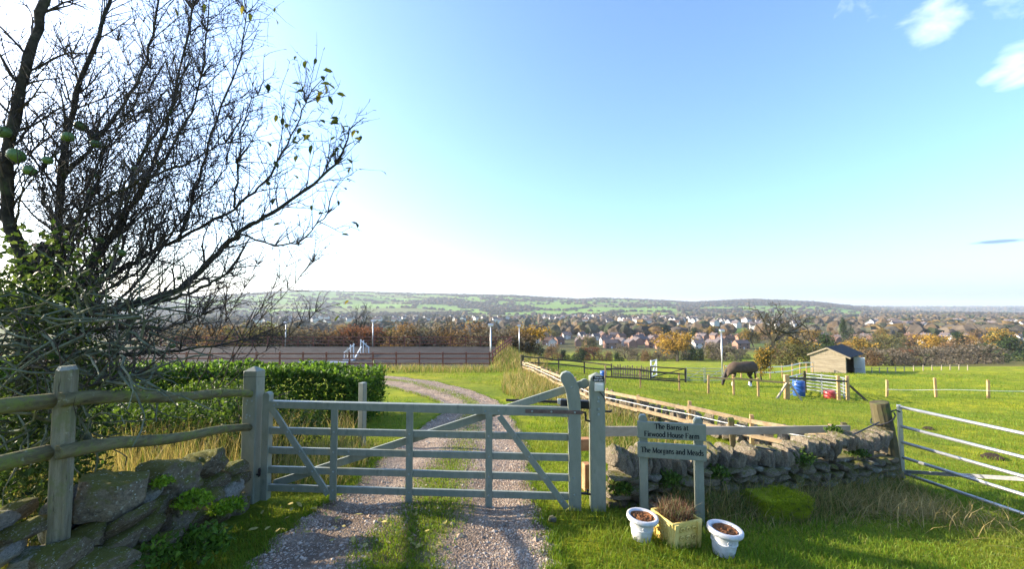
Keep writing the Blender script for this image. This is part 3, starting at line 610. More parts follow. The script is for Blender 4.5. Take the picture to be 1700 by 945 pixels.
# ------------------------------------------------------------------ pots and planter
def pot(px, Y, s, lean, label):
    g = gy(px, Y); t = thing('plant_pot', (g.x, g.y, g.z-.02), label, 'pot', 'white pots below the sign'); t.rotation_euler = lean; z = Vector((0, 0, 0))
    m = MB(); m.lathe([(0, .01), (.105*s, .01), (.112*s, .03), (.145*s, .25*s), (.148*s, .29*s), (.125*s, .29*s), (.12*s, .2*s)], z, 32); m.build('body', M['white_pot'], t, off=z, smooth=True)
    m = MB(); m.lathe([(.146*s, .262*s), (.182*s, .268*s), (.19*s, .285*s), (.188*s, .315*s), (.178*s, .322*s), (.152*s, .318*s), (.143*s, .30*s), (.143*s, .262*s)], z, 36); m.build('rim', M['white_pot'], t, off=z, smooth=True)
    m = MB(); m.lathe([(.131*s, .165*s), (.139*s, .17*s), (.140*s, .18*s), (.133*s, .187*s)], z, 32); m.build('band', M['white_pot'], t, off=z, smooth=True)
    m = MB(); m.lathe([(.146*s*(1-q/14), .292*s+random.uniform(-.004, .010)) for q in range(15)], z, 26); so_ = m.build('soil', M['soil'], t, off=z)
    for v in so_.data.vertices: v.co.z += random.uniform(-.006, .007)*s
    m = MB()
    for k in range(8): a = k/8*6.283; m.box((.022*math.cos(a), -.137*s, .215*s+.018*math.sin(a)), (.012, .012, .012))
    m.build('rosette', M['white_pot'], t, off=z)
pot(1058, 3.86, .72, (R(2), R(4), 0), 'white plastic flower pot of brown soil, left of the yellow planter')
pot(1190, 3.74, .76, (R(1), R(5), 0), 'white plastic flower pot of brown soil, right of the yellow planter')
g = gy(1115, 3.92); pl = thing('stone_planter', (g.x, g.y, g.z-.03), 'square yellow sandstone planter of withered plants between two white pots', 'planter', None, R(17)); pl.scale = (.86, .86, .9); z0 = Vector((0, 0, 0))
m = MB(); m.add([(a*w, b_*w, z) for w, z in ((.16, 0), (.18, .29), (.15, .29), (.145, .2)) for a, b_ in ((-1, -1), (1, -1), (1, 1), (-1, 1))], [(i*4+k, i*4+(k+1) % 4, i*4+4+(k+1) % 4, i*4+4+k) for i in range(3) for k in range(4)]+[(0, 1, 2, 3), (12, 13, 14, 15)])
m.build('body', M['sandstone'], pl, off=z0, bevel=.01)
for f in range(4):
    a = f*math.pi/2; cs, sn_ = math.cos(a), math.sin(a); m = MB()
    def fq(x, z, d): y = -(.162+.085*z)-d; return Vector((x*cs-y*sn_, x*sn_+y*cs, z))
    for x0 in (-.135, .135): m.prism([(x0-.022, .01), (x0+.022, .01), (x0+.022, .28), (x0-.022, .28)], fq, -.01, .012)
    for k in range(9):
        px_, pz = (-.07, 0, .07)[k % 3], .06+.08*(k//3); pts = [fq(px_+.028*math.cos(q*.8)*(1-q*.09), pz+.028*math.sin(q*.8)*(1-q*.09), .006) for q in range(9)]; m.tube(pts, .008, 5)
    m.build('carved_panel', M['sandstone'], pl, off=z0)
# mossy block, lone white stone
# ------------------------------------------------------------------ rocks
_ru = []
def cube_sphere(n=5):
    vs = {}; fs = []
    def vid(p):
        k = tuple(round(c, 5) for c in p)
        if k not in vs: vs[k] = len(vs)
        return vs[k]
    for ax in range(3):
        for s in (-1, 1):
            for i in range(n):
                for j in range(n):
                    q = []
                    for a, b_ in ((i, j), (i+1, j), (i+1, j+1), (i, j+1)):
                        p = [0, 0, 0]; p[ax] = s; p[(ax+1) % 3] = -1+2*a/n; p[(ax+2) % 3] = -1+2*b_/n; q.append(vid(p))
                    fs.append(q if s > 0 else q[::-1])
    return np.array(list(vs.keys())), np.array(fs)
def rock_mesh(n, seed, mat, boxy=.6, cuts=9):
    r = np.random.default_rng(seed); V, F = cube_sphere(n); sph = V/np.linalg.norm(V, axis=1)[:, None]; P = V*boxy*.86+sph*(1-boxy)*1.05
    for k in range(cuts):
        d = r.normal(size=3); d /= np.linalg.norm(d); t = r.uniform(.62, .92); h = P@d; P = P-np.maximum(h-t, 0)[:, None]*d*.97
    nz = sum(np.sin(P@r.normal(size=3)*f+r.uniform(0, 6))*a for f, a in ((2.5, .05), (4, .04), (7, .03), (12, .022), (21, .018)))
    P = P*(1+nz[:, None]); return np_mesh('stone', P, F, True, None, mat)
ROCK = {k: [rock_mesh(n, s*7+i, M[mt], bx_) for s in range(8)] for i, (k, n, mt, bx_) in enumerate((('s', 6, 'stone', .75), ('big', 14, 'stone_moss', .5), ('m', 9, 'stone_moss', .62), ('p', 8, 'stone_pale', .62), ('sm', 6, 'stone', .66)))}
for k in ('s', 'm', 'p', 'sm', 'big'):
    for me in ROCK[k]:
        try: me.set_sharp_from_angle(angle=R(28))
        except Exception: pass
def stone(parent, kind, c, s, rot, name='stone'):
    c = Vector(c)-(Vector(parent.location) if parent else Vector((0, 0, 0)))
    return put(name, random.choice(ROCK[kind]), parent, c, rot, s)
M['moss_block'] = stone_mat('moss_block', (.15, .13, .09), (.25, .22, .15), 1.35, .3)
# left wall, along X = -2.75 below the mossy rails
lw = thing('dry_stone_wall', (-2.7, 3.6, Hs(-2.7, 3.6)), 'mossy tumbledown dry stone wall under the half-round fence rails', 'stone wall')
LS = [  # px, py, depth, half sizes in px (w, h), kind, roll
 (214, 828, 3.05, 50, 44, 'big', .1), (296, 795, 3.45, 47, 36, 'big', -.25), (362, 768, 3.95, 30, 24, 'big', -.35), (346, 786, 3.85, 12, 20, 'm', 0), (404, 780, 4.35, 19, 14, 'm', -.2), (373, 798, 4.0, 20, 13, 'm', .1),
 (366, 831, 3.85, 25, 21, 'm', .3), (402, 818, 4.2, 18, 18, 'p', .1), (155, 842, 2.95, 19, 46, 'p', .05), (243, 868, 3.0, 34, 14, 'm', -.55), (176, 893, 2.85, 40, 22, 'm', -.2), (230, 900, 2.95, 36, 18, 'm', -.3),
 (282, 845, 3.25, 20, 15, 'm', .1), (268, 874, 3.1, 26, 16, 'm', .2), (318, 872, 3.4, 22, 22, 'sm', .3), (330, 840, 3.5, 18, 18, 'm', 0), (385, 858, 3.9, 26, 12, 'm', -.4), (280, 815, 3.3, 17, 20, 'p', 0),
 (345, 862, 3.6, 20, 14, 'm', .2), (300, 900, 3.15, 26, 14, 'm', 0), (416, 800, 4.45, 12, 16, 'm', 0), (200, 930, 2.8, 40, 20, 'm', .1), (258, 928, 2.95, 30, 16, 'm', .3), (395, 838, 4.05, 16, 12, 'sm', 0),
 (20, 870, 2.55, 26, 20, 'p', .2), (70, 885, 2.6, 26, 18, 'm', -.4), (36, 925, 2.5, 34, 18, 'p', -.4), (92, 928, 2.6, 28, 18, 'p', .1), (55, 850, 2.7, 20, 16, 'm', 0), (130, 925, 2.65, 30, 26, 'm', 0), (-40, 900, 2.3, 40, 34, 'm', 0), (-60, 850, 2.3, 40, 34, 'm', 0)]
for (px, py, Y, w, h, kd, roll) in LS:
    p = at(px, py, Y); p.x -= .12; sx = w/FPX*Y*1.0; sz = h/FPX*Y*1.0
    stone(lw, kd, p, (sx, max(sx, sz)*.75+.06, sz), (random.uniform(-.15, .15), roll, random.uniform(-.3, .3)))
for k in range(46):                    # hearting and lower courses
    Y = random.uniform(2.5, 4.55); s = random.uniform(.07, .13); hz_ = random.uniform(.02, .42)
    stone(lw, random.choice('mms'), (-2.84+random.uniform(-.1, .06)+.0, Y, Hs(-2.7, Y)+hz_), (s*1.2, s*1.3, s*.7), (random.uniform(-.3, .3), random.uniform(-.3, .3), random.uniform(0, 3)))
# right wall, from the hanging post to the old round post
def wall_line(P, n):
    Q = resample([Vector(p) for p in P], n); return Q
rw = thing('dry_stone_wall', (3.5, 5.7, Hs(3.5, 5.7)), 'lichened dry stone wall with upright coping stones behind the name sign', 'stone wall')
RW = wall_line([(1.08, 4.72, 0), (1.9, 4.98, 0), (2.9, 5.35, 0), (3.9, 5.8, 0), (4.9, 6.3, 0), (6.0, 6.95, 0)], 120)
topz = lambda s: np.interp(s, [0, .15, .4, .7, 1], [.56, .58, .67, .78, .86])
k = 0.
while k < 118:                         # coping on edge, leaning
    x, y = RW[int(k)]; g = Hs(x, y); tz = topz(k/119)+random.uniform(-.07, .06); h = random.uniform(.11, .21); th = random.choice((random.uniform(.03, .06), random.uniform(.05, .1)))
    a = math.atan2(RW[min(int(k)+1, 119)][1]-y, RW[min(int(k)+1, 119)][0]-x)
    stone(rw, 's' if random.random() < .6 else 'sm', (x, y, g+tz-h*.9), (th, .16, h), (random.uniform(-.12, .12), random.uniform(.05, .5), a+random.uniform(-.15, .15)), 'coping_stone')
    k += th*2*.97/.0485
for row in range(5):
    k = random.uniform(0, 3)
    while k < 118:
        x, y = RW[int(k)]; g = Hs(x, y); a = math.atan2(RW[min(int(k)+1, 119)][1]-y, RW[min(int(k)+1, 119)][0]-x); w = random.uniform(.06, .16)
        z = g+.02+row*.095+random.uniform(-.015, .015)
        if z < g+topz(k/119)-.2: stone(rw, random.choice(('s', 's', 'sm', 'm', 'p')), (x+random.uniform(-.03, .03)+.1*math.sin(a), y-.10*math.cos(a)+random.uniform(-.03, .03), z), (w, random.uniform(.09, .14), random.uniform(.035, .06)), (random.uniform(-.12, .12), random.uniform(-.1, .1), a+random.uniform(-.15, .15)))
        k += w*2*.93/.0485
m = MB(); pts = [(x+.0, y+.02, Hs(x, y)-.1) for x, y in RW[::6]]
core = MB()
for i in range(len(pts)-1): core.beam(Vector(pts[i])+Vector((0, .05, .2)), Vector(pts[i+1])+Vector((0, .05, .2)), .16, .75)
core.build('hearting', M['stone'], rw)
p = gy(1276, 4.9); o = put('mossy_block', rock_mesh(14, 78, M['moss'], .97, 0), None, (p.x, p.y, p.z+.08), (.05, .10, .25), (.34, .2, .17)); o.data = o.data.copy(); o.data.materials.clear(); o.data.materials.append(M['moss']); tag(o, 'squared stone block thickly covered in bright green moss before the wall', 'stone')
p = G(917, 868); o = put('white_stone', ROCK['p'][2], None, (p.x, p.y, p.z+.03), (0, 0, .4), (.045, .035, .03)); tag(o, 'small white stone at the right edge of the track', 'stone')
# ------------------------------------------------------------------ left rail fence
fence = thing('rail_fence', (-2.84, 2.72, Hs(-2.84, 2.72)), 'green algae-stained half-round rail fence above the mossy wall', 'fence')
g0 = Hs(-2.84, 2.72)
def post_at(name, c, w, d, top, mat, rz):
    m = MB(); q = [Vector((a*w/2, b_*d/2, 0)) for a, b_ in ((-1, -1), (1, -1), (1, 1), (-1, 1))]; Rz = Matrix.Rotation(rz, 3, 'Z'); n = 7; vs = []
    for i in range(n):
        z = g0-.3+(top-g0+.3)*i/(n-1)
        for p in q: vs.append(Vector((c[0], c[1], z))+Rz@p*(1+.03*math.sin(i*2+p.x*40)))
    fs = [(i*4+k, i*4+(k+1) % 4, i*4+4+(k+1) % 4, i*4+4+k) for i in range(n-1) for k in range(4)]+[(0, 1, 2, 3), tuple(4*(n-1)+k for k in range(4))]
    m.add(vs, fs); return m.build(name, mat, fence, bevel=.006)
post_at('post', (-2.79, 2.70, 0), .085, .075, 1.705, M['oldwood'], .35)
post_at('backing_post', (-2.90, 2.79, 0), .07, .07, 1.66, M['oldwood'], .2)
m = MB(); m.tube([(-2.79, 2.70, 1.70), (-2.79, 2.70, 1.725)], [.05, .04], 9); m.build('post_cap', M['stone_pale'], fence)
def half_round(p0, p1, r0, r1):
    p0, p1 = Vector(p0), Vector(p1); m = MB(); n = 12; pts = [p0.lerp(p1, i/9)+Vector((0, 0, .012*math.sin(i*1.1))) for i in range(10)]
    a = (p1-p0).normalized(); sd = a.cross(Vector((0, 0, 1))).normalized(); vs = []
    for i, p in enumerate(pts):
        r = r0+(r1-r0)*i/9; r *= 1+.05*math.sin(i*2.3)
        for k in range(n): q = -math.pi/2+math.pi*k/(n-1); vs.append(p+sd*(math.cos(q)*r*1.0-.3*r)+Vector((0, 0, math.sin(q)*r)))
    fs = [(i*n+k, i*n+(k+1) % n, (i+1)*n+(k+1) % n, (i+1)*n+k) for i in range(9) for k in range(n)]+[tuple(range(n)), tuple(9*n+k for k in range(n))]
    m.add(vs, fs); o = m.build('rail', M['rail_wood'], fence, smooth=True)
    try: o.data.set_sharp_from_angle(angle=R(50))
    except Exception: pass
half_round((-2.74, 2.62, 1.53), (-2.80, 4.63, 1.165), .045, .037); half_round((-2.74, 2.62, 1.215), (-2.80, 4.63, .81), .045, .037)
half_round((-2.86, 1.0, 1.60), (-2.83, 2.66, 1.52), .046, .046); half_round((-2.86, 1.0, 1.26), (-2.83, 2.66, 1.21), .046, .046)

# ------------------------------------------------------------------ foliage helpers
def leaf_cards(P, size, C, up=.0, asp=.5, droop=.3):
    """diamond leaves: P (n,3), size (n,), C (n,3)"""
    n = len(P); d = rng.normal(size=(n, 3)); d[:, 2] += up; d /= np.linalg.norm(d, axis=1)[:, None]
    s = np.cross(d, rng.normal(size=(n, 3))); s /= np.linalg.norm(s, axis=1)[:, None]+1e-9; nrm = np.cross(d, s)
    L = size[:, None]; V = np.stack([P, P+d*L*.5+s*L*asp*.5+nrm*L*.08, P+d*L-nrm*L*droop*.3, P+d*L*.5-s*L*asp*.5+nrm*L*.08], 1).reshape(-1, 3)
    F = np.arange(n*4).reshape(-1, 4); return V, F, np.repeat(C, 4, 0)
def blades(P, h, w, C, lean=.5, tipc=None):
    n = len(P); a = rng.uniform(0, 6.28, n); dx = np.stack([np.cos(a), np.sin(a), np.zeros(n)], 1); b_ = rng.uniform(0, 6.28, n); l = rng.uniform(.1, 1, n)*lean
    ld = np.stack([np.cos(b_), np.sin(b_), np.zeros(n)], 1)*(l*h)[:, None]; up = np.zeros((n, 3)); up[:, 2] = h*(1-.35*l**2)
    W = dx*w[:, None]*.5; mid = P+ld*.35+up*.6; V = np.stack([P-W, P+W, mid-W*.75, mid+W*.75, P+ld+up], 1).reshape(-1, 3)
    F = np.array([(0, 1, 3), (0, 3, 2), (2, 3, 4)])[None]+(np.arange(n)*5)[:, None, None]
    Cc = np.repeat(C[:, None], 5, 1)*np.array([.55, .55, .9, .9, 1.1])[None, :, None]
    return V, F.reshape(-1, 3), Cc.reshape(-1, 3)
def stuff_mesh(name, parts, mat, parent=None, off=None, smooth=False):
    V = []; F = []; C = []; b_ = 0
    for v, f, c in parts: V.append(v); F.append(f+b_); C.append(c); b_ += len(v)
    V = np.concatenate(V)
    if off is not None: V = V-np.array(off)
    return put(name, np_mesh(name, V, np.concatenate(F), smooth, np.concatenate(C), mat), parent)
# ------------------------------------------------------------------ grass
def grass():
    parts = []; GC = np.array([(.16, .28, .02), (.20, .32, .022), (.13, .24, .02), (.24, .33, .03), (.27, .29, .045)])
    def add(n, y0, y1, pw, hh, ww, lean=.6):
        Y = (rng.uniform(y0**(1/pw), y1**(1/pw), n))**pw; X = rng.uniform(-1.35, 1.38, n)*(Y+.6)
        k = ~in_drive(X, Y); k &= ~((X < -2.55) & (Y < 4.8)); k &= ~((X > ARENA[0]) & (X < ARENA[1]) & (Y > ARENA[2]))
        X, Y = X[k], Y[k]; n = len(X); cl = fbm(X, Y, .8, 31); h = hh*(.45+1.1*cl)*rng.uniform(.6, 1.3, n)*(1+.02*Y)
        C = GC[rng.integers(0, 5, n)]*rng.uniform(.7, 1.15, (n, 1)); dry = sstep(.55, .75, fbm(X, Y, 2.5, 8))[:, None]*.35; C = C*(1-dry)+np.array((.27, .25, .07))*dry
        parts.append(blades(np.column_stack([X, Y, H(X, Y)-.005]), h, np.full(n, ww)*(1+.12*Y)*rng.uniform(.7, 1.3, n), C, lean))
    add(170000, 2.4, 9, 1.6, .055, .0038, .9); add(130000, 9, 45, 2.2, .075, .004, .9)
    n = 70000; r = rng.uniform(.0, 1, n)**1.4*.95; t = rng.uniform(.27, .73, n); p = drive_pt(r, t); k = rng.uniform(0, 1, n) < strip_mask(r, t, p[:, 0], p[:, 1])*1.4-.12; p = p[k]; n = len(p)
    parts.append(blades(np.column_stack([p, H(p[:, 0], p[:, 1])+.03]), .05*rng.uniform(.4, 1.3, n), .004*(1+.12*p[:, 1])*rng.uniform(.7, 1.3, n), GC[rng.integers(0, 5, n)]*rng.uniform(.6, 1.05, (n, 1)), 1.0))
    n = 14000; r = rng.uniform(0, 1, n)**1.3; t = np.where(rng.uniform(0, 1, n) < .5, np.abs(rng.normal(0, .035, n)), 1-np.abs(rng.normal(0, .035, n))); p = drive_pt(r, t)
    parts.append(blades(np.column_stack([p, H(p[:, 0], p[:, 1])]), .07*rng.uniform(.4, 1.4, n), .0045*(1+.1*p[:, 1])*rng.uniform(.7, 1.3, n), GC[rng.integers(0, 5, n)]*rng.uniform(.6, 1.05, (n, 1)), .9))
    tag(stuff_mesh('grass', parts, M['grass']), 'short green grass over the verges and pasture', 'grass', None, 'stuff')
grass()
def rough_grass():
    parts = []; DC = np.array([(.42, .31, .12), (.52, .41, .19), (.36, .28, .11), (.30, .29, .07)])
    def zone(n, x0, x1, y0, y1, hh, w=.005, lean=.7, gr=.0):
        X = rng.uniform(x0, x1, n); Y = rng.uniform(y0, y1, n); k = (fbm(X, Y, .9, 17) > .40) & ~in_drive(X, Y); X, Y = X[k], Y[k]; n = len(X)
        C = DC[rng.integers(0, 4, n)]*rng.uniform(.6, 1.1, (n, 1)); g = rng.uniform(0, 1, n) < gr; C[g] = (.12, .19, .03)
        parts.append(blades(np.column_stack([X, Y, H(X, Y)]), hh*rng.uniform(.4, 1.15, n), w*(1+.1*Y)*rng.uniform(.6, 1.3, n), C, lean))
    zone(4200, -5.0, -2.9, 3.2, 6.2, .75, .004, .5, .15)      # behind the left wall
    zone(2600, -2.9, -1.75, 4.95, 7.4, .34, .004, .9, .4)      # left of the track past the gate
    zone(3000, -6.5, -2.6, 6.5, 9.0, .5, .005, .7, .3)
    zone(5000, -.4, 2.0, 12, 24, .42, .006, .8, .25)           # golden patch beside the rail fence
    zone(3200, 1.2, 3.2, 6.0, 12, .36, .005, .8, .3)
    zone(4000, -9, 3, 25.5, 31.8, .5, .006, .8, .35)            # foot of the arena fence
    zone(4500, -1.5, 2.6, 30, 50, .9, .01, .6, .3)              # bank at the arena corner
    n = 8000; s = rng.uniform(.12, .98, n); q = RW[(s*119).astype(int)]; off = np.abs(rng.normal(.0, .42, n))+.12     # foot of the right wall
    X = q[:, 0]+off*.42+rng.normal(0, .05, n); Y = q[:, 1]-off*.9; C = DC[rng.integers(0, 4, n)]*rng.uniform(.5, 1.1, (n, 1)); g = rng.uniform(0, 1, n) < .3; C[g] = np.array((.10, .17, .025))*rng.uniform(.6, 1.2, (g.sum(), 1))
    parts.append(blades(np.column_stack([X, Y, H(X, Y)]), rng.uniform(.14, .46, n)*np.exp(-((off-.12)/.55)**2), .005*rng.uniform(.7, 1.5, n), C, 1.2))
    n = 2600; X = rng.normal(4.7, .7, n); Y = rng.normal(5.55, .28, n); parts.append(blades(np.column_stack([X, Y, H(X, Y)]), rng.uniform(.12, .34, n), np.full(n, .007), DC[rng.integers(0, 3, n)]*rng.uniform(.7, 1.1, (n, 1)), 2.2))
    tag(stuff_mesh('dry_grass', parts, M['dry']), 'tall dry straw-coloured grass along walls and hedge', 'grass', None, 'stuff')
rough_grass()
def cards(name, n, fn, size, cols, parent, mat='leaf', up=.3, asp=.55, label=None, cat=None):
    P = fn(n); n = len(P); C = np.array(cols)[rng.integers(0, len(cols), n)]*rng.uniform(.6, 1.2, (n, 1))
    o = stuff_mesh(name, [leaf_cards(P, size*rng.uniform(.6, 1.3, n), C, up, asp)], M[mat], parent, parent.location if parent else None); tag(o, label, cat, None, 'stuff'); return o
GRN = [(.06, .12, .015), (.09, .17, .018), (.12, .22, .025), (.16, .26, .03)]
# hedge
hg0 = Vector((-6.8, 9.9, Hs(-6.8, 9.9))); hedge = thing('clipped_hedge', hg0, 'bright green leafy hedge behind the fence, ending beside the track', 'hedge')
def hedge_pts(n):
    X = rng.uniform(-14, -3.25, n); a = rng.uniform(0, 1, n); Y = 9.0+1.9*rng.uniform(0, 1, n); top = .88+.50*fbm(X, Y, .55, 41)-.25*sstep(-4.2, -3.3, X)
    Z = top*np.where(a < .45, rng.uniform(.93, 1.03, n), rng.uniform(0, 1, n)); f = (a >= .45) & (a < .85); Y = np.where(f, 9.0+np.abs(rng.normal(0, .12, n)), Y); e = a > .93; X = np.where(e, -3.3+rng.normal(0, .08, n), X)
    return np.column_stack([X, Y, H(X, Y)+Z])
cards('foliage', 44000, hedge_pts, .095, [(.04, .085, .012), (.07, .14, .016), (.10, .19, .022), (.14, .24, .03)], hedge)
m = MB()
for k in range(60):
    x = -13.8+k*.175; g = Hs(x, 9.9); m.tube([(x, 9.9, g), (x+random.uniform(-.1, .1), 9.9+random.uniform(-.3, .3), g+.5), (x+random.uniform(-.2, .2), 9.9+random.uniform(-.6, .6), g+.9)], [.03, .02, .008], 5)
tag(m.build('stems', M['bark'], hedge), None, None, None, 'stuff')
# low evergreen scrub between fence and hedge, weeds at the wall foot
sc0 = Vector((-4.6, 6.2, Hs(-4.6, 6.2))); scrub = thing('ivy_bush', sc0, 'dark green ivy and bramble bush behind the fence rails', 'bush')
def scrub_pts(n):
    X = rng.uniform(-8.5, -3.2, n); Y = rng.uniform(5.4, 7.6, n); return np.column_stack([X, Y, H(X, Y)+rng.uniform(0, 1, n)**.6*(.55+.75*fbm(X, Y, 1.2, 51))*(1-.4*sstep(-3.9, -3.3, X))])
cards('foliage', 15000, scrub_pts, .075, [(.03, .06, .012), (.05, .09, .015), (.08, .13, .02)], scrub)
m = MB()
for k in range(40):
    x, y = random.uniform(-8, -3.5), random.uniform(5.6, 7.4); g = Hs(x, y); m.tube([(x, y, g), (x+random.uniform(-.3, .3), y+random.uniform(-.3, .3), g+.7), (x+random.uniform(-.7, .7), y, g+.95)], [.012, .009, .004], 4)
tag(m.build('stems', M['twig'], scrub), None, None, None, 'stuff')
def weed(px, py, Y, r, n, size, cols, name, label, cat, drop=.0):
    p = at(px, py, Y); t = thing(name, p, label, cat)
    def f(n):
        d = rng.normal(size=(n, 3)); d /= np.linalg.norm(d, axis=1)[:, None]; d[:, 2] = np.abs(d[:, 2])*.8; return np.array(p)+d*r*rng.uniform(.3, 1, (n, 1))
    cards('leaves', n, f, size, cols, t, up=.5); m = MB()
    for k in range(6): m.tube([p-Vector((0, 0, r*.5+drop)), p+Vector((random.uniform(-r, r)*.6, random.uniform(-r, r)*.6, r*.6))], [.004, .002], 4)
    m.build('stem', M['rail_wood'], t)
MG = [(.20, .33, .02), (.26, .38, .03), (.15, .26, .02)]
weed(320, 838, 3.35, .13, 700, .035, MG, 'creeping_plant', 'bright green creeping plant on the mossy wall, the larger clump', 'plant')
weed(362, 850, 3.65, .09, 350, .035, MG, 'creeping_plant', 'bright green creeping plant between lower stones of the mossy wall', 'plant')
weed(268, 806, 3.25, .08, 300, .03, MG, 'creeping_plant', 'bright green tuft between the two big boulders of the mossy wall', 'plant')
weed(385, 845, 3.8, .10, 300, .045, MG, 'fern', 'small green fern at the wall foot nearest the gate post', 'plant')
weed(330, 915, 3.3, .22, 900, .05, GRN, 'nettle_patch', 'leafy green weeds at the foot of the mossy wall', 'plant')
weed(245, 935, 3.0, .2, 700, .05, GRN, 'nettle_patch', 'leafy green weeds under the fence post at the bottom edge', 'plant')
# withered plants in the planter
n = 900; a = rng.uniform(0, 6.28, n); rr = .17*np.sqrt(rng.uniform(0, 1, n)); P = np.column_stack([rr*np.cos(a), rr*np.sin(a), .25+.05*rng.uniform(0, 1, n)])
C = np.array([(.20, .09, .06), (.27, .14, .09), (.36, .30, .18), (.12, .07, .05), (.12, .16, .05)])[rng.integers(0, 5, n)]*rng.uniform(.6, 1.1, (n, 1))
tag(stuff_mesh('withered_plants', [blades(P, rng.uniform(.06, .17, n), np.full(n, .006), C, 1.3)], M['dry'], pl), 'reddish-brown withered plants', None, None, 'stuff')
# fallen leaves on the track
LM = leaf_cards(np.zeros((1, 3)), np.array([1.]), np.ones((1, 3)))
lf = np_mesh('leaf', [(-.5, 0, 0), (-.2, .2, .05), (.2, .18, .09), (.5, 0, .02), (.2, -.2, .07), (-.2, -.2, .03)], [(0, 1, 2, 3, 4, 5)], False, None, M['leaflitter'])
for k in range(46):
    px, py = random.choice(((random.uniform(400, 560), random.uniform(838, 900)), (random.uniform(520, 760), random.uniform(860, 935)), (random.uniform(620, 740), random.uniform(880, 930)))); p = G(px, py)
    o = put('fallen_leaf', lf, None, (p.x, p.y, p.z+.06), (random.uniform(-.4, .4), random.uniform(-.4, .4), random.uniform(0, 6)), (random.uniform(.05, .1),)*3); tag(o, 'curled yellow-green leaf fallen on track or verge', 'leaf', 'fallen leaves about the track')

def moss_tufts(n):
    b_ = [o for o in bpy.data.objects if o.name == 'mossy_block'][0]; me = b_.data; V = np.array([tuple(b_.location+Matrix.Rotation(.25, 3, 'Z')@Vector((v.co.x*b_.scale.x, v.co.y*b_.scale.y, v.co.z*b_.scale.z))) for v in me.vertices]); V = V[V[:, 2] > b_.location.z+.02]
    return V[rng.integers(0, len(V), n)]+rng.normal(size=(n, 3))*np.array([.02, .02, .006])
mo = [o for o in bpy.data.objects if o.name == 'mossy_block'][0]; bpy.context.view_layer.update()
P = moss_tufts(5200); C = np.array([(.30, .38, .012), (.40, .45, .02), (.22, .28, .015)])[rng.integers(0, 3, len(P))]
V, F, C = blades(P, rng.uniform(.012, .035, len(P)), np.full(len(P), .006), C, 1.2); V = (V-np.array(mo.location))
inv = np.array(mo.matrix_world.to_3x3().inverted()); V = V@inv.T
tag(put('moss', np_mesh('moss', V, F, False, C, M['grass']), mo), 'bright yellow-green moss', None, None, 'stuff')

for k, (px, py, Y, r, nm) in enumerate(((1030, 815, 4.55, .12, 'darkest leaves right of the gate post'), (1110, 800, 4.75, .15, 'between the sign posts'), (1190, 790, 4.95, .14, 'right of the sign, at the wall foot'), (1330, 765, 5.6, .18, 'below the sagging cable'), (1420, 755, 6.3, .18, 'left of the old round post'), (1385, 720, 6.3, .12, 'climbing the wall stones'))):
    weed(px, py, Y, r, 420, .045, [(.05, .10, .015), (.08, .14, .02), (.11, .18, .03)], 'weed_clump', 'green weed clump on the right stone wall, '+nm, 'plant', .1)
# ------------------------------------------------------------------ apple tree on the left
class Segs:
    def __init__(s): s.a = []; s.b = []; s.ra = []; s.rb = []
    def line(s, pts, rad):
        for i in range(len(pts)-1): s.a.append(pts[i]); s.b.append(pts[i+1]); s.ra.append(rad[i]); s.rb.append(rad[i+1])
    def mesh(s, n=3):
        A = np.array([tuple(p) for p in s.a]); B = np.array([tuple(p) for p in s.b]); ra = np.array(s.ra)[:, None]; rb = np.array(s.rb)[:, None]
        d = B-A; d /= np.linalg.norm(d, axis=1)[:, None]+1e-9; ref = np.where(np.abs(d[:, 2:3]) < .9, [[0, 0, 1.]], [[1., 0, 0]]); u = np.cross(d, ref); u /= np.linalg.norm(u, axis=1)[:, None]; v = np.cross(d, u)
        B = B+d*rb*.5; ring = lambda P, r: [P+(u*math.cos(6.2832*k/n)+v*math.sin(6.2832*k/n))*r for k in range(n)]
        V = np.stack(ring(A, ra)+ring(B, rb), 1).reshape(-1, 3); F = np.array([(k, (k+1) % n, n+(k+1) % n, n+k) for k in range(n)])[None]+(np.arange(len(A))*2*n)[:, None, None]
        return V, F.reshape(-1, 4)
def rv(s=1.): return Vector((random.gauss(0, s), random.gauss(0, s), random.gauss(0, s)))
tr = random.Random(5)
tree = thing('apple_tree', (-4.35, 3.7, Hs(-4.35, 3.7)), 'bare old apple tree with green apples and few leaves, left of the gate', 'tree')
base = Vector(tree.location); twigs = Segs(); tips = []; lichen = Segs()
def twig(p, d, L, r, lvl):
    n = max(2, int(L/.09)); pts = [p]; q = p.copy(); d = d.normalized()
    for i in range(n): d = (d+rv(.13)+Vector((.01, 0, .04))).normalized(); q = q+d*(L/n); pts.append(q)
    rad = [r*(1-.72*i/n) for i in range(n+1)]; twigs.line(pts, rad); tips.append((pts[-1], d))
    if lvl < 3:
        k = int(L*(12 if lvl == 1 else 10)*random.uniform(.8, 1.2))
        for j in range(k):
            i = random.randint(1, n); f = random.random(); o = pts[i-1].lerp(pts[i], f); side = d.cross(rv()).normalized(); ax = (pts[i]-pts[i-1]).normalized()
            twig(o, ax*.6+side*random.uniform(.5, 1.1)+Vector((0, 0, .12)), L*random.uniform(.28, .55) if lvl == 1 else random.uniform(.08, .30), max(r*.5, .0028), lvl+1)
    elif L > .06:
        for j in range(2):
            o = pts[random.randint(0, n)]; e = o+rv(.012)+d*.012; twigs.line([o, e], [.0026, .0026])
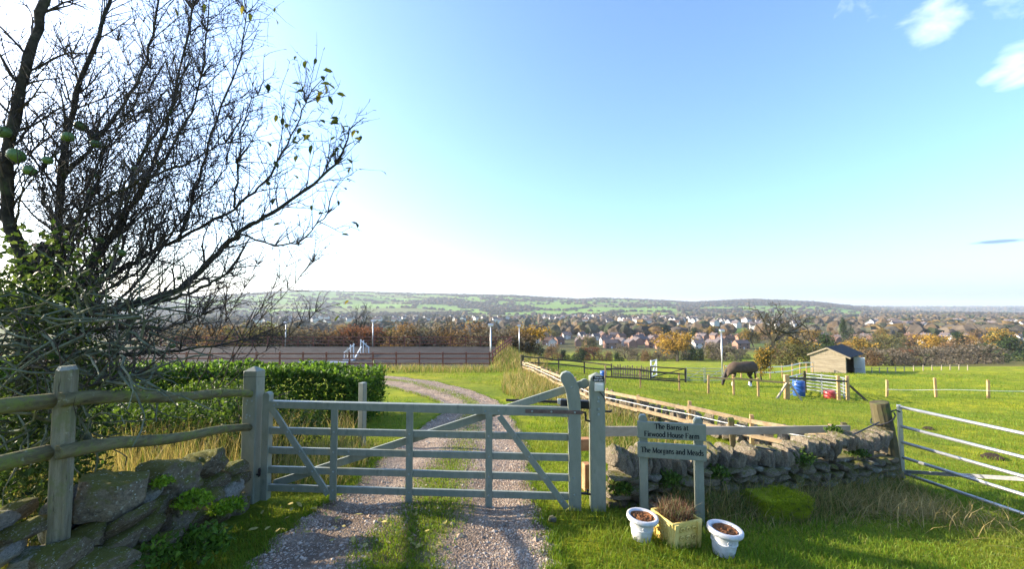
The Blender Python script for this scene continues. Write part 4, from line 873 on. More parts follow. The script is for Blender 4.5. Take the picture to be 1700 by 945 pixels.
def limb(P, r0, r1, name='limb', subs=9, slen=.8, start=.15):
    """P: list of (px, py, Y)"""
    pts = [at(*p) if len(p) == 3 else Vector(p[:3]) for p in P]; fine = []
    for i in range(len(pts)-1):
        a, b_, c, d = pts[max(i-1, 0)], pts[i], pts[i+1], pts[min(i+2, len(pts)-1)]
        for k in range(5): f = k/5; fine.append(.5*(2*b_+(c-a)*f+(2*a-5*b_+4*c-d)*f*f+(3*b_-a-3*c+d)*f**3)+rv(.008))
    fine.append(pts[-1]); n = len(fine); rad = [.6*(r0+(r1-r0)*(i/(n-1))**.7)*(1+.10*math.sin(i*1.7)) for i in range(n)]
    m = MB(); m.tube(fine, rad, 8 if r0 > .03 else 6); m.build(name, M['bark'], tree, smooth=True)
    LL = sum((fine[i+1]-fine[i]).length for i in range(n-1)); subs = max(3, int(LL*7.5))
    for j in range(int(subs*1.6)):
        t = start+(1-start)*(j+random.random())/subs; i = min(int(t*(n-1)), n-2); ax = (fine[i+1]-fine[i]).normalized(); side = ax.cross(rv()).normalized()
        twig(fine[i], ax*.7+side*random.uniform(.6, 1.1)+Vector((.08, 0, .25)), slen*random.uniform(.5, 1.2)*(1.1-.5*t), min(max(rad[i]*.42, .005), .012), 1)
    for j in range(int(subs*.8)):        # long straight water shoots
        t = start+(1-start)*random.random(); i = min(int(t*(n-1)), n-2); twig(fine[i], Vector((random.gauss(.25, .4), random.gauss(0, .4), 1)), slen*random.uniform(.5, 1.3), .006, 2)
    twig(fine[-1], fine[-1]-fine[-2], .35, r1, 2)
root = (40, 760, 3.7)
limb([root, (50, 640, 3.7), (45, 540, 3.7), (60, 460, 3.75)], .15, .11, 'trunk', 3, .5, .6)
limb([(60, 520, 3.75), (150, 520, 3.7), (240, 500, 3.7), (300, 480, 3.75), (350, 430, 3.8), (400, 385, 3.85), (450, 355, 3.9), (520, 305, 3.95), (560, 268, 4.0)], .075, .016, 'limb', 16, .62, .3)
limb([(240, 505, 3.7), (300, 492, 3.65), (350, 470, 3.6), (378, 452, 3.6)], .03, .016, 'limb', 6, .5)
limb([(400, 388, 3.85), (470, 408, 3.8), (520, 382, 3.8), (545, 350, 3.8)], .016, .007, 'limb', 9, .4)
limb([(70, 490, 3.75), (130, 475, 3.9), (190, 455, 4.0), (250, 420, 4.05), (300, 395, 4.1), (390, 345, 4.2), (440, 300, 4.2), (485, 225, 4.2), (510, 165, 4.2)], .055, .008, 'limb', 18, .6, .2)
limb([(390, 345, 4.2), (398, 270, 4.2), (405, 200, 4.25), (430, 150, 4.3)], .02, .006, 'limb', 10, .5)
limb([(300, 395, 4.1), (330, 300, 4.2), (360, 200, 4.2), (400, 90, 4.3), (408, 10, 4.3)], .03, .007, 'limb', 14, .6)
limb([(110, 500, 3.8), (160, 430, 3.9), (200, 370, 4.0), (240, 300, 4.1), (275, 215, 4.2), (300, 110, 4.2), (330, -20, 4.2)], .055, .012, 'limb', 20, .75, .2)
limb([(160, 430, 3.9), (215, 345, 3.8), (290, 240, 3.7), (330, 150, 3.7), (345, 40, 3.7)], .032, .008, 'limb', 16, .65)
limb([(60, 470, 3.75), (95, 390, 3.8), (100, 300, 3.8), (120, 180, 3.8), (165, 60, 3.8), (200, -60, 3.8)], .07, .02, 'limb', 20, .8, .2)
limb([(50, 470, 3.7), (20, 380, 3.6), (15, 250, 3.5), (45, 120, 3.45), (75, 0, 3.4), (90, -80, 3.4)], .085, .045, 'limb', 16, .75, .2)
limb([(95, 390, 3.8), (170, 330, 3.6), (260, 290, 3.5), (330, 262, 3.5), (380, 230, 3.5)], .03, .008, 'limb', 15, .6)
limb([(100, 300, 3.8), (180, 210, 3.9), (235, 120, 4.0), (260, 20, 4.1), (270, -60, 4.1)], .035, .01, 'limb', 16, .7)
limb([(20, 380, 3.6), (-60, 280, 3.5), (-120, 150, 3.5)], .06, .03, 'limb', 10, .8)
limb([(55, 560, 3.7), (150, 590, 3.4), (260, 585, 3.4), (350, 575, 3.5), (420, 560, 3.6)], .04, .008, 'limb', 14, .5)
limb([(50, 600, 3.7), (120, 560, 3.3), (200, 545, 3.2), (290, 540, 3.2), (340, 520, 3.3)], .035, .008, 'limb', 14, .5)
limb([(45, 620, 3.6), (60, 610, 3.0), (140, 640, 2.95), (230, 620, 3.1)], .03, .008, 'limb', 10, .45)
for (P, r) in (([(330, 640, 4.6), (360, 560, 4.6), (400, 490, 4.6), (430, 430, 4.6)], .010), ([(360, 650, 4.6), (400, 560, 4.6), (455, 480, 4.6), (500, 395, 4.6)], .010), ([(350, 640, 4.5), (420, 545, 4.5), (490, 470, 4.5), (520, 430, 4.5)], .009),
               ([(380, 640, 4.5), (430, 590, 4.5), (480, 555, 4.5), (530, 515, 4.5)], .008), ([(300, 620, 4.4), (330, 540, 4.4), (370, 470, 4.4)], .009), ([(390, 620, 4.6), (440, 560, 4.6), (500, 545, 4.6)], .007), ([(310, 630, 4.3), (350, 560, 4.2), (375, 500, 4.2), (385, 450, 4.2)], .008)): limb(P, r, .004, 'sucker', 6, .3, .3)
for k in range(19):                    # thinner scaffold branches filling the crown
    f = (k+.5)/19; a = R(104-88*f+random.uniform(-5, 5)); L = random.uniform(300, 500)*(1.0 if f < .75 else .72); Y0 = random.uniform(3.4, 4.4); x0, y0 = random.uniform(60, 190), random.uniform(440, 540); P = []
    for i in range(6):
        g_ = i/5; b_ = a+random.choice((.5, .35, .2))*math.sin(g_*2.5)*(1 if f > .4 else -.5); P.append((x0+L*g_*math.cos(b_), y0-L*g_*math.sin(b_)*.95, Y0+random.uniform(-.12, .12)+(.4*g_ if k % 2 else -.25*g_)))
    limb(P, random.uniform(.016, .03), .005, 'branch', 9, .5, .15)
V, F = twigs.mesh(3); V = V-np.array(base); tag(put('twigs', np_mesh('twigs', V, F, False, None, M['twig']), tree), None, None, None, 'stuff')
print('twig segs', len(twigs.a), 'tips', len(tips))
# pale lichened tangle at the lower left
for k in range(420):
    px, py, Y = tr.uniform(-60, 250), tr.uniform(500, 740), tr.uniform(2.95, 3.9)
    if px > 150 and py > 650: continue
    p = at(px, py, Y); d = Vector((random.gauss(.3, .8), random.gauss(0, .6), random.gauss(.05, .5))).normalized(); pts = [p]; n = 6; L = random.uniform(.25, .8)
    for i in range(n): d = (d+rv(.22)).normalized(); pts.append(pts[-1]+d*L/n)
    lichen.line(pts, [random.uniform(.005, .013)*(1-.6*i/n) for i in range(n+1)])
V, F = lichen.mesh(4); tag(put('lichened_branches', np_mesh('lichened_branches', V-np.array(base), F, False, None, M['lichen_twig']), tree), None, None, None, 'stuff')
def ivy_pts(n):
    px = rng.uniform(-80, 190, n); py = rng.uniform(370, 900, n)+0; Y = rng.uniform(3.0, 4.1, n); k = (rng.uniform(0, 1, n) < sstep(330, 560, py)*(1-.75*sstep(90, 190, px))) & (fbm(px, py, 70, 3) > .36)
    px, py, Y = px[k], py[k], Y[k]; u = (px-850)/FPX; v = (472.5-py)/FPX; dy = math.cos(TILT)-v*math.sin(TILT); t = Y/dy
    P = np.column_stack([u*t, Y, EYE+(math.sin(TILT)+v*math.cos(TILT))*t]); return P[(P[:, 0] < -3.02)]
cards('ivy', 17000, ivy_pts, .055, [(.025, .05, .012), (.04, .075, .015), (.06, .10, .02), (.09, .13, .04)], tree)
# apples and the last leaves, each one its own
m = MB(); m.lathe([(0, -.78), (.35, -.82), (.75, -.62), (1, -.1), (.98, .3), (.72, .68), (.35, .8), (.12, .68), (0, .6)], (0, 0, 0), 16); ao = m.build('tmp', M['apple'], smooth=True); AP = ao.data; bpy.data.objects.remove(ao)
for (px, py, Y, r) in ((28, 236, 3.3, .075), (2, 195, 3.3, .07), (50, 265, 3.3, .055), (136, 197, 3.3, .058), (118, 212, 3.25, .05), (104, 216, 3.3, .04), (160, 222, 3.5, .05), (82, 250, 3.5, .045), (225, 262, 3.7, .036), (262, 262, 3.7, .034), (160, 282, 3.6, .03), (150, 308, 3.6, .03), (205, 408, 3.7, .042), (192, 408, 3.75, .035), (165, 390, 3.6, .04), (445, 298, 4.1, .03), (295, 565, 3.4, .03), (232, 493, 3.5, .03), (115, 512, 3.4, .04), (300, 455, 3.9, .025)):
    p = at(px, py, Y); p = min((t_[0] for t_ in tips), key=lambda q: abs(q.x/q.y-p.x/p.y)+abs((q.z-EYE)/q.y-(p.z-EYE)/p.y)+.02*abs(q.y-p.y))-Vector((0, 0, r*1.5)); o = put('apple', AP, tree, p-base, (random.uniform(-.5, .5), random.uniform(-.5, .5), random.uniform(0, 6)), (r*.8, r*.8, r*.78))
    m = MB(); m.tube([p+Vector((0, 0, r*.4)), p+Vector((.01, 0, r*1.5)), p+Vector((.02, .02, r*2.2))], .003, 4); m.build('stalk', M['twig'], o, off=base+Vector(o.location)); s = o.children[0]; s.matrix_parent_inverse = o.matrix_basis.inverted(); s.location = o.location
LG = [np_mesh('leaf', [(0, 0, 0), (.25, .2, .06), (.6, .22, .02), (1, 0, -.15), (.6, -.2, .05), (.25, -.2, .02)], [(0, 1, 2, 3, 4, 5)], False, np.tile(np.array(c), (6, 1)), M['leaf']) for c in ((.05, .07, .02), (.08, .10, .02), (.20, .18, .03), (.03, .045, .015))]
lp = [t[0] for t in tips if t[0].x > -4.9 and t[0].z > 1.9]; random.shuffle(lp)
lp.sort(key=lambda p: -(p.x*1.0+p.z*.25)+random.random()*2.2)
for p in lp[:85]: put('leaf', random.choice(LG), tree, p-base, (random.uniform(-.6, .6), random.uniform(-.2, 1.1), random.uniform(0, 6)), (random.uniform(.05, .10),)*3)
for (px, py) in ((432, 135), (445, 138), (505, 150), (520, 145), (535, 152), (545, 158), (528, 160), (460, 190), (470, 195), (485, 230), (550, 240), (560, 236), (590, 215), (600, 225), (412, 12), (415, 20), (405, 8), (290, 12), (340, 5), (500, 222), (478, 205)): put('leaf', random.choice(LG), tree, at(px, py, 4.2)-base, (random.uniform(-.6, .6), random.uniform(0, 1.1), random.uniform(0, 6)), (random.uniform(.07, .11),)*3)

# ------------------------------------------------------------------ trees of the middle distance
def proto_tree(h, w, kind, cols, seed, low=.22):
    """returns trunk mesh, crown mesh (crown None for a bare tree: the branches are the crown)"""
    r = np.random.default_rng(seed); random.seed(seed); s = Segs(); ends = []
    def br(p, d, L, rad, lvl):
        n = 3; pts = [p]; q = p
        for i in range(n): d = (d+rv(.18)+Vector((0, 0, .06))).normalized(); q = q+d*(L/n); pts.append(q)
        s.line(pts, [rad*(1-.5*i/n) for i in range(n+1)]); ends.append(q)
        if lvl < (5 if kind == 'bare' else 3):
            for j in range(3 if lvl else 6):
                o = pts[random.randint(1 if lvl else 2, n)]; side = d.cross(rv()).normalized(); br(o, d*.5+side*random.uniform(.5, 1.0)*(w/h*1.3)+Vector((0, 0, .15)), L*random.uniform(.55, .78), rad*.55, lvl+1)
    br(Vector((0, 0, 0)), Vector((0, 0, 1)), h*.36, h*.028, 0); V, F = s.mesh(4 if kind != 'bare' else 3)
    E = np.array([tuple(e) for e in ends]); sc_ = np.array([w/2/max(np.percentile(np.hypot(E[:, 0], E[:, 1]), 92), .1)]*2+[h*.94/E[:, 2].max()]); V = V*sc_
    tm = np_mesh('trunk', V, F, False, None, M['bark'] if kind != 'birch' else M['lichen_twig'])
    if kind == 'bare': return tm, None
    E = E*sc_; E = E[E[:, 2] > h*.22]; n = 2300; P = E[r.integers(0, len(E), n)]+r.normal(size=(n, 3))*np.array([w*.055, w*.055, h*.05])
    if low < .1:                     # bushes carry leaf down to the ground
        m_ = n//2; q = r.uniform(0, 6.28, m_); rr_ = w*.46*np.sqrt(r.uniform(.2, 1, m_)); P[:m_] = np.column_stack([rr_*np.cos(q), rr_*np.sin(q), h*.55*r.uniform(0, 1, m_)*(1.15-rr_/w)])
    P[:, 2] = np.maximum(P[:, 2], h*low*r.uniform(.5, 1, n))
    C = np.array(cols)[r.integers(0, len(cols), n)]*r.uniform(.6, 1.25, (n, 1)); v, f, c = leaf_cards(P, r.uniform(.6, 1.3, n)*h*.055, C, .2, .7)
    return tm, np_mesh('crown', v, f, False, c, M['far_leaf'])
GOLD = [(.36, .21, .035), (.30, .19, .04), (.42, .27, .05)]; BRN = [(.20, .12, .06), (.15, .10, .06), (.24, .15, .07)]; OLV = [(.13, .13, .04), (.17, .15, .05), (.10, .10, .04)]; DKG = [(.03, .055, .02), (.045, .075, .025)]; GRY = [(.16, .13, .10), (.20, .17, .13), (.13, .11, .08)]; RUS = [(.22, .09, .05), (.17, .08, .05)]
PR = {'gold': proto_tree(9, 10, 'leaf', GOLD, 1), 'gold2': proto_tree(10, 9, 'leaf', GOLD+OLV, 2), 'brown': proto_tree(8, 8, 'leaf', BRN, 3, .02), 'olive': proto_tree(8, 9, 'leaf', OLV, 4, .02), 'green': proto_tree(9, 8, 'leaf', DKG, 5, .02), 'grey': proto_tree(6, 8, 'leaf', GRY, 6, .02), 'rust': proto_tree(6, 7, 'leaf', RUS, 7, .02), 'bare': proto_tree(10, 9, 'bare', None, 8), 'birch': proto_tree(11, 6, 'bare', None, 9), 'oak': proto_tree(10, 13, 'bare', None, 12)}
HGT = {'gold': 9, 'gold2': 10, 'brown': 8, 'olive': 8, 'green': 9, 'grey': 6, 'rust': 6, 'bare': 10, 'birch': 11, 'oak': 10}
random.seed(21)
WORD = {'gold': 'golden autumn tree', 'gold2': 'yellow-olive autumn tree', 'brown': 'brown autumn tree', 'olive': 'olive green tree', 'green': 'dark green evergreen tree', 'grey': 'grey-brown leafless thicket tree', 'rust': 'rusty red shrub tree', 'bare': 'bare leafless tree', 'birch': 'pale slender bare tree', 'oak': 'wide bare oak tree'}
def mtree(px, Y, h, kind, label, group=None, wf=1.0, name='tree'):
    g = gy(px, Y); s = h/HGT[kind]; t = thing(name, (g.x, g.y, g.z-.1), label, 'tree', group, random.uniform(0, 6.28)); a, b_ = PR[kind]
    o = put('trunk', a, t, scale=(s*wf, s*wf, s))
    if b_: put('crown', b_, t, scale=(s*wf, s*wf, s))
    return t
for k, px in enumerate(range(300, 880, 21)):           # belt behind the arena
    kd = random.choice(('brown', 'grey', 'olive', 'brown', 'rust', 'grey')); mtree(px+random.uniform(-6, 6), random.uniform(55, 63), random.uniform(3.9, 5.6), kd, WORD[kd]+' in the belt behind the riding arena', 'trees behind the riding arena', 1.25)
mtree(592, 66, 10.2, 'birch', 'tall pale bare tree rising behind the striped jump wings', None, 1.1, 'birch_tree')
mtree(742, 66, 8.2, 'birch', 'pale bare tree behind the arena, left of the third lamp pole', None, 1.0, 'birch_tree')
mtree(876, 62, 5.2, 'gold', 'golden tree at the far right corner of the arena', None, 1.2)
mtree(1122, 150, 10.5, 'gold', 'round golden oak standing alone at the far field edge', None, 1.35)
mtree(1272, 74, 12.5, 'oak', 'wide bare oak tree behind the horse and the fence', None, 1.0, 'oak_tree')
mtree(1260, 34.5, 2.9, 'gold2', 'small yellow-leaved tree beside the grazing horse', None, .8)
mtree(1405, 250, 17, 'green', 'tall dark conifer standing above the shed roof', None, .45, 'conifer_tree')
mtree(1362, 130, 9, 'green', 'round dark evergreen left of the shed roof', None, 1.1)
mtree(1545, 150, 9.5, 'gold', 'orange autumn tree above the right-hand thicket', None, 1.1)
mtree(1570, 210, 10, 'green', 'dark green tree behind the orange autumn tree', None, 1.2)
mtree(1650, 165, 11.5, 'gold2', 'large yellow autumn tree near the right edge', None, 1.1)
mtree(1695, 150, 9, 'green', 'dark green tree at the right edge of the view', None, 1.3)
for px, Y, h, kd, wf in ((1590, 125, 7.5, 'brown', 1.6), (1610, 110, 5.5, 'grey', 1.6), (1570, 105, 4.6, 'grey', 1.5), (1640, 130, 6, 'green', 1.5), (1500, 100, 4, 'rust', 1.3), (1455, 95, 4.2, 'grey', 1.5), (1430, 90, 3.6, 'brown', 1.5), (1480, 90, 3.2, 'grey', 1.6), (1525, 95, 4.5, 'grey', 1.4), (1310, 95, 6, 'olive', 1.4), (1335, 100, 6.5, 'gold2', 1.2), (1290, 100, 5, 'brown', 1.5), (1440, 140, 8, 'gold2', 1.2), (1410, 150, 6, 'brown', 1.4), (1480, 190, 10, 'olive', 1.2), (1520, 200, 9, 'brown', 1.2)):
    mtree(px, Y, h, kd, WORD[kd]+' in the thicket beyond the shed', 'thicket beyond the shed', wf)
for px in range(885, 1240, 17):                         # hedge line at the far field edge
    kd = random.choice(('brown', 'grey', 'olive', 'grey', 'rust', 'green')); mtree(px+random.uniform(-6, 6), random.uniform(152, 172), random.uniform(3.2, 7.0), kd, WORD[kd]+' in the far hedge below the brick houses', 'trees of the far field hedge', 1.25)
for k in range(95):
    px = random.uniform(250, 1720); Y = random.uniform(185, 430)
    if 985 < px < 1240 and Y < 300: Y = random.uniform(300, 430)
    kd = random.choice(('brown', 'gold2', 'brown', 'olive', 'grey', 'gold', 'green', 'bare')); mtree(px, Y, random.uniform(6, 10.5), kd, WORD[kd]+' among the valley houses', 'trees among the valley houses', 1.15)

# ------------------------------------------------------------------ riding arena
ax0, ax1, ay0, ay1, az = ARENA
m = MB(); m.beam(((ax0+ax1)/2, ay0, az-.05), ((ax0+ax1)/2, ay1, az-.05), ax1-ax0, .2); tag(m.build('riding_arena', M['arena']), 'dark sandy riding arena surface inside red rail fencing', None, None, 'structure')
af = thing('arena_fence', (ax1, ay0, az), 'red-brown post and rail fence around the riding arena', 'fence')
q = MB(); q.box((0, 0, .6), (.10, .10, 1.3)); o = q.build('tmp', M['red_rail'], bevel=.01); APOST = o.data; bpy.data.objects.remove(o)
q = MB(); q.beam((-.88, 0, 0), (.88, 0, 0), .04, .10); o = q.build('tmp', M['red_rail']); ARAIL = o.data; bpy.data.objects.remove(o)
def run(x0, y0, x1, y1):
    L = math.hypot(x1-x0, y1-y0); n = round(L/1.76); a = math.atan2(y1-y0, x1-x0)
    for i in range(n+1):
        x, y = x0+(x1-x0)*i/n, y0+(y1-y0)*i/n; put('post', APOST, af, Vector((x, y, az))-Vector(af.location), (0, 0, a))
        if i < n:
            for z in (1.12, .76, .38): put('rail', ARAIL, af, Vector((x+(x1-x0)/n/2, y+(y1-y0)/n/2, az+z))-Vector(af.location)+Vector((math.sin(a), -math.cos(a), 0))*.07, (0, 0, a), (L/n/1.76, 1, 1))
run(ax0, ay0, ax1, ay0); run(ax1, ay0, ax1+1.6, ay1); run(ax0, ay1, ax1+1.6, ay1)
def lamp_pole(px, Y, top, lab):
    g = gy(px, Y); t = thing('lamp_pole', g, lab, 'lamp pole', 'floodlight poles'); z = top-g.z
    m = MB(); m.tube([g+Vector((0, 0, -.3)), g+Vector((0, 0, z))], [.07, .05], 8); m.build('pole', M['galv'], t, smooth=True)
    m = MB(); m.beam(g+Vector((-.2, -.1, z)), g+Vector((.2, -.1, z)), .22, .16, up=(0, -.5, 1)); m.build('lamp_head', M['galv'], t, bevel=.02)
    m = MB(); m.beam(g+Vector((-.17, -.2, z-.04)), g+Vector((.17, -.2, z-.04)), .04, .12, up=(0, -.5, 1)); m.build('lamp_glass', M['white'], t)
lamp_pole(476, 48.9, at(476, 536, 48.9).z, 'grey lamp pole at the back of the arena, leftmost in view')
lamp_pole(620, 48.9, at(620, 533, 48.9).z, 'grey lamp pole behind the striped jump wings')
lamp_pole(815, 33.2, at(815, 540, 33.2).z, 'grey lamp pole at the near right corner of the arena')
lamp_pole(862, 50.2, at(862, 541, 50.2).z, 'grey lamp pole at the far right corner of the arena')
lamp_pole(1196, 36, at(1196, 549, 36).z, 'tall grey lamp pole behind the grazing horse')
def jump_wing(px, Y, lab, mir):
    x = (px-850)/FPX*Y; t = thing('jump_wing', (x, Y, az+.05), lab, 'jump wing', 'jump wings in the arena'); c = Vector((x, Y, az+.05))
    m = MB(); m.beam(c+Vector((-.5, 0, .04)), c+Vector((.5, 0, .04)), .08, .08); m.beam(c+Vector((mir*.42, -.45, .05)), c+Vector((mir*.42, .45, .05)), .08, .08); m.build('foot', M['white'], t)
    for i, (dx, h) in enumerate(((.42, 1.45), (.14, 1.35), (-.14, 1.1), (-.4, .75))):
        m = MB(); m.beam(c+Vector((mir*dx, 0, .06)), c+Vector((mir*dx*.92, 0, h)), .14, .05, up=(1, 0, 0)); m.build('slat', M['white'] if i != 2 else M['galv'], t)
    m = MB(); m.beam(c+Vector((mir*.46, .04, 1.38)), c+Vector((-mir*.44, .04, .62)), .04, .10); m.build('top_rail', M['white'], t)
jump_wing(581, 37, 'white slatted jump wing standing nearer in the arena', 1); jump_wing(607, 41.5, 'white slatted jump wing standing farther back in the arena', -1)
a_, b_ = Vector(((590-850)/FPX*37, 37.2, az+.25)), Vector(((603-850)/FPX*41.5, 41.2, az+.8)); m = MB(); m.tube([a_, b_], .06, 8); o = m.build('jump_pole', M['white'], None, off=a_, loc=a_); tag(o, 'white jump pole resting between the two wings', 'pole')
for k, (px, Y, c_) in enumerate(((510, 34.2, 'white'), (528, 35.0, 'galv'), (545, 34.6, 'white'))):
    x = (px-850)/FPX*Y; m = MB(); m.tube([(x-1.5, Y, az+.12), (x+1.5, Y+.5, az+.12)], .06, 8); o = m.build('ground_pole', M[c_], None, off=(x, Y, az), loc=(x, Y, az)); tag(o, ('white pole lying on the arena surface, leftmost', 'grey pole lying on the arena surface between two white ones', 'white pole lying on the arena surface, rightmost')[k], 'pole')
# ------------------------------------------------------------------ fences right of the track
def pole_fence(name, pts, tops, rails, label, matp, matr, pw=.09, pitch=2.2, rh=.10, posts=True, cat='fence', round_=False):
    """pts [(x,y)], rails list of heights above ground"""
    Q = resample([Vector((x, y, 0)) for x, y in pts], 200); L = np.concatenate([[0], np.cumsum(np.linalg.norm(np.diff(Q, axis=0), axis=1))]); n = max(1, round(L[-1]/pitch)); xs = [(float(np.interp(L[-1]*i/n, L, Q[:, 0])), float(np.interp(L[-1]*i/n, L, Q[:, 1]))) for i in range(n+1)]
    x0, y0 = xs[0]; t = thing(name, (x0, y0, Hs(x0, y0)), label, cat)
    for i, (x, y) in enumerate(xs):
        g = Hs(x, y); h = tops*random.uniform(.93, 1.07); d = Vector((random.gauss(0, .025), random.gauss(0, .025), 0))
        if posts: m = MB(); m.beam(Vector((x, y, g-.3)), Vector((x, y, g+h))+d, pw, pw, up=(.3, 1, 0)); m.build('post', matp, t, bevel=.008)
        if i < n:
            x2, y2 = xs[i+1]; a = Vector((x2-x, y2-y, 0)).normalized(); off = Vector((a.y, -a.x, 0))*(pw*.5+.021)
            if off.y > 0: off = -off
            for r in rails:
                p0 = Vector((x, y, g+r+random.gauss(0, .025)))+off-a*.02; p1 = Vector((x2, y2, Hs(x2, y2)+r+random.gauss(0, .025)))+off+a*.02; m = MB()
                if round_: m.tube([p0, p1], rh/2, 7)
                else: m.beam(p0, p1, .04, rh)
                m.build('rail', matr, t)
    return t, xs
CURVE = [(5.85, 8.0), (4.2, 9.9), (2.75, 11.9), (1.95, 16.2), (1.55, 21), (.75, 28)]
pole_fence('rail_fence', CURVE, .68, (.56, .27), 'pale two-rail fence curving away along the low stone wall', M['stake'], M['tan_rail'], .075, 1.35, .08)
pole_fence('rail_fence', [(1.0, 5.3), (2.9, 6.35), (4.6, 7.25), (5.95, 7.75)], .84, (.68,), 'grey single-rail fence just behind the coping stones of the wall', M['darkpost'], M['grey_rail'], .08, 2.9, .115)
tt = thing('electric_tape', (5.8, 8.0, Hs(5.8, 8)), 'white electric fence tape strung along the curving rail fence', 'fence tape'); m = MB(); Q = resample([Vector((x, y, 0)) for x, y in CURVE], 40); m.tube([(x-.08, y-.1, Hs(x, y)+.44+.01*math.sin(i)) for i, (x, y) in enumerate(Q)], .008, 4); m.build('tape', M['tape'], tt)
lw2 = thing('dry_stone_wall', (3.0, 12, Hs(3, 12)), 'low rough stone wall following the curving pale rail fence', 'stone wall'); Q = resample([Vector((x, y, 0)) for x, y in CURVE], 400); L = np.concatenate([[0], np.cumsum(np.linalg.norm(np.diff(Q, axis=0), axis=1))]); s_ = 0.
while s_ < L[-1]-.2:
    x, y = float(np.interp(s_, L, Q[:, 0])), float(np.interp(s_, L, Q[:, 1])); w = random.uniform(.10, .18)
    stone(lw2, random.choice(('s', 'sm')), (x+.28, y+.3, Hs(x, y)+.14), (w*.8, .14, random.uniform(.22, .42)), (random.uniform(-.2, .2), random.uniform(-.25, .25), random.uniform(0, 3)))
    if random.random() < .8: stone(lw2, 's', (x+.12, y+.16, Hs(x, y)+.06), (w, .12, .10), (random.uniform(-.2, .2), random.uniform(-.2, .2), random.uniform(0, 3)))
    s_ += w*1.7
# far paddock: dark two-rail fence, pale paling, dark hurdle, steel gate
c0 = gy(866, 28.6); m = MB(); t = thing('corner_post', c0, 'thick dark corner post where the pale and dark fences meet', 'post'); m.tube([c0+Vector((0, 0, -.3)), c0+Vector((.02, 0, 1.0))], [.13, .12], 10); m.build('post', M['darkpost'], t)
def pxpts(L_): return [((px-850)/FPX*Y, Y) for px, Y in L_]
pole_fence('rail_fence', pxpts([(868, 28.8), (905, 31), (950, 32), (1014, 31)]), .95, (.85, .5), 'dark two-rail fence across the far paddock left of the palings', M['dark_rail'], M['dark_rail'], .09, 2.0, .09)
x0, x1 = (1017-850)/FPX*31, (1074-850)/FPX*31.5; t = thing('paling_fence', (x0, 31, Hs(x0, 31)), 'pale wooden paling fence in the far paddock', 'fence')
for z in (.25, .7): m = MB(); m.beam((x0, 31.05, Hs(x0, 31)+z), (x1, 31.55, Hs(x1, 31.5)+z), .03, .08); m.build('rail', M['tan_rail'], t)
for i in range(16):
    x = x0+(x1-x0)*i/15; y = 31+.5*i/15; g = Hs(x, y); m = MB(); m.beam((x, y-.03, g), (x+random.gauss(0, .02), y-.03, g+.9+random.uniform(-.1, .1)), .08, .025, up=(0, 1, 0)); m.build('pale', M['tan_rail'], t)
def bar_gate(name, pa, Ya, pb, Yb, h, n, mat, lab, ups=2, brace=True, r=.022):
    a = gy(pa, Ya); b2 = gy(pb, Yb); t = thing(name, a, lab, 'gate')
    for i in range(n): z = Vector((0, 0, .15+(h-.15)*i/(n-1))); m = MB(); m.tube([a+z, b2+z], r, 7); m.build('bar', mat, t)
    for i in range(ups):
        f = i/(ups-1); p = a.lerp(b2, f); m = MB(); m.tube([p+Vector((0, 0, .0)), p+Vector((0, 0, h+.06))], r*1.3, 7); m.build('upright', mat, t)
    if brace: m = MB(); m.tube([a+Vector((0, .03, .15)), b2+Vector((0, .03, h))], r*.8, 6); m.build('brace', mat, t)
    return t
bar_gate('hurdle_gate', 1078, 31.4, 1135, 31, .95, 3, M['dark_rail'], 'dark three-bar wooden hurdle right of the paling fence', 2, True, .045)
bar_gate('open_gate', 1079, 31.6, 1088, 36, 1.35, 4, M['white'], 'small white gate standing open at the end of the palings', 2, True, .04)
bar_gate('steel_gate', 1137, 31, 1166, 31, 1.0, 5, M['galv'], 'steel bar gate beside the dark hurdle', 2); bar_gate('steel_gate', 1168, 31, 1197, 31.5, 1.0, 5, M['galv'], 'steel bar gate reaching to the tall lamp pole', 2)
pole_fence('rail_fence', pxpts([(1200, 34), (1300, 40), (1345, 46)]), 1.15, (1.05, .6), 'white-topped rail fence behind the horse and the yellow tree', M['stake'], M['white'], .09, 2.6, .08)
pole_fence('rail_fence', pxpts([(1003, 22.5), (1034, 22.8), (1080, 23.0), (1125, 22.8)]), 1.0, (.92, .48), 'dark two-rail fence of leaning stakes in the paddock beyond the sign', M['stake'], M['dark_rail'], .08, 1.75, .07)
pole_fence('rail_fence', pxpts([(1172, 22.6), (1216, 22.4), (1258, 22.4), (1298, 22.2)]), 1.02, (.86,), 'orange stake fence with one pale rail in front of the horse', M['stake'], M['stake'], .10, 1.4, .09)
c = gy(1301, 22.2); t = thing('strainer_post', c, 'thick orange timber post with two diagonal stays by the pen', 'post'); m = MB(); m.beam(c+Vector((0, 0, -.3)), c+Vector((0, 0, 1.25)), .22, .22, up=(.2, 1, 0)); m.build('post', M['stake'], t, bevel=.015)
for dx in (-.75, .62): m = MB(); m.beam(c+Vector((dx, -.25, -.05)), c+Vector((dx*.1, -.14, .85)), .08, .08); m.build('stay', M['grey_rail'], t)
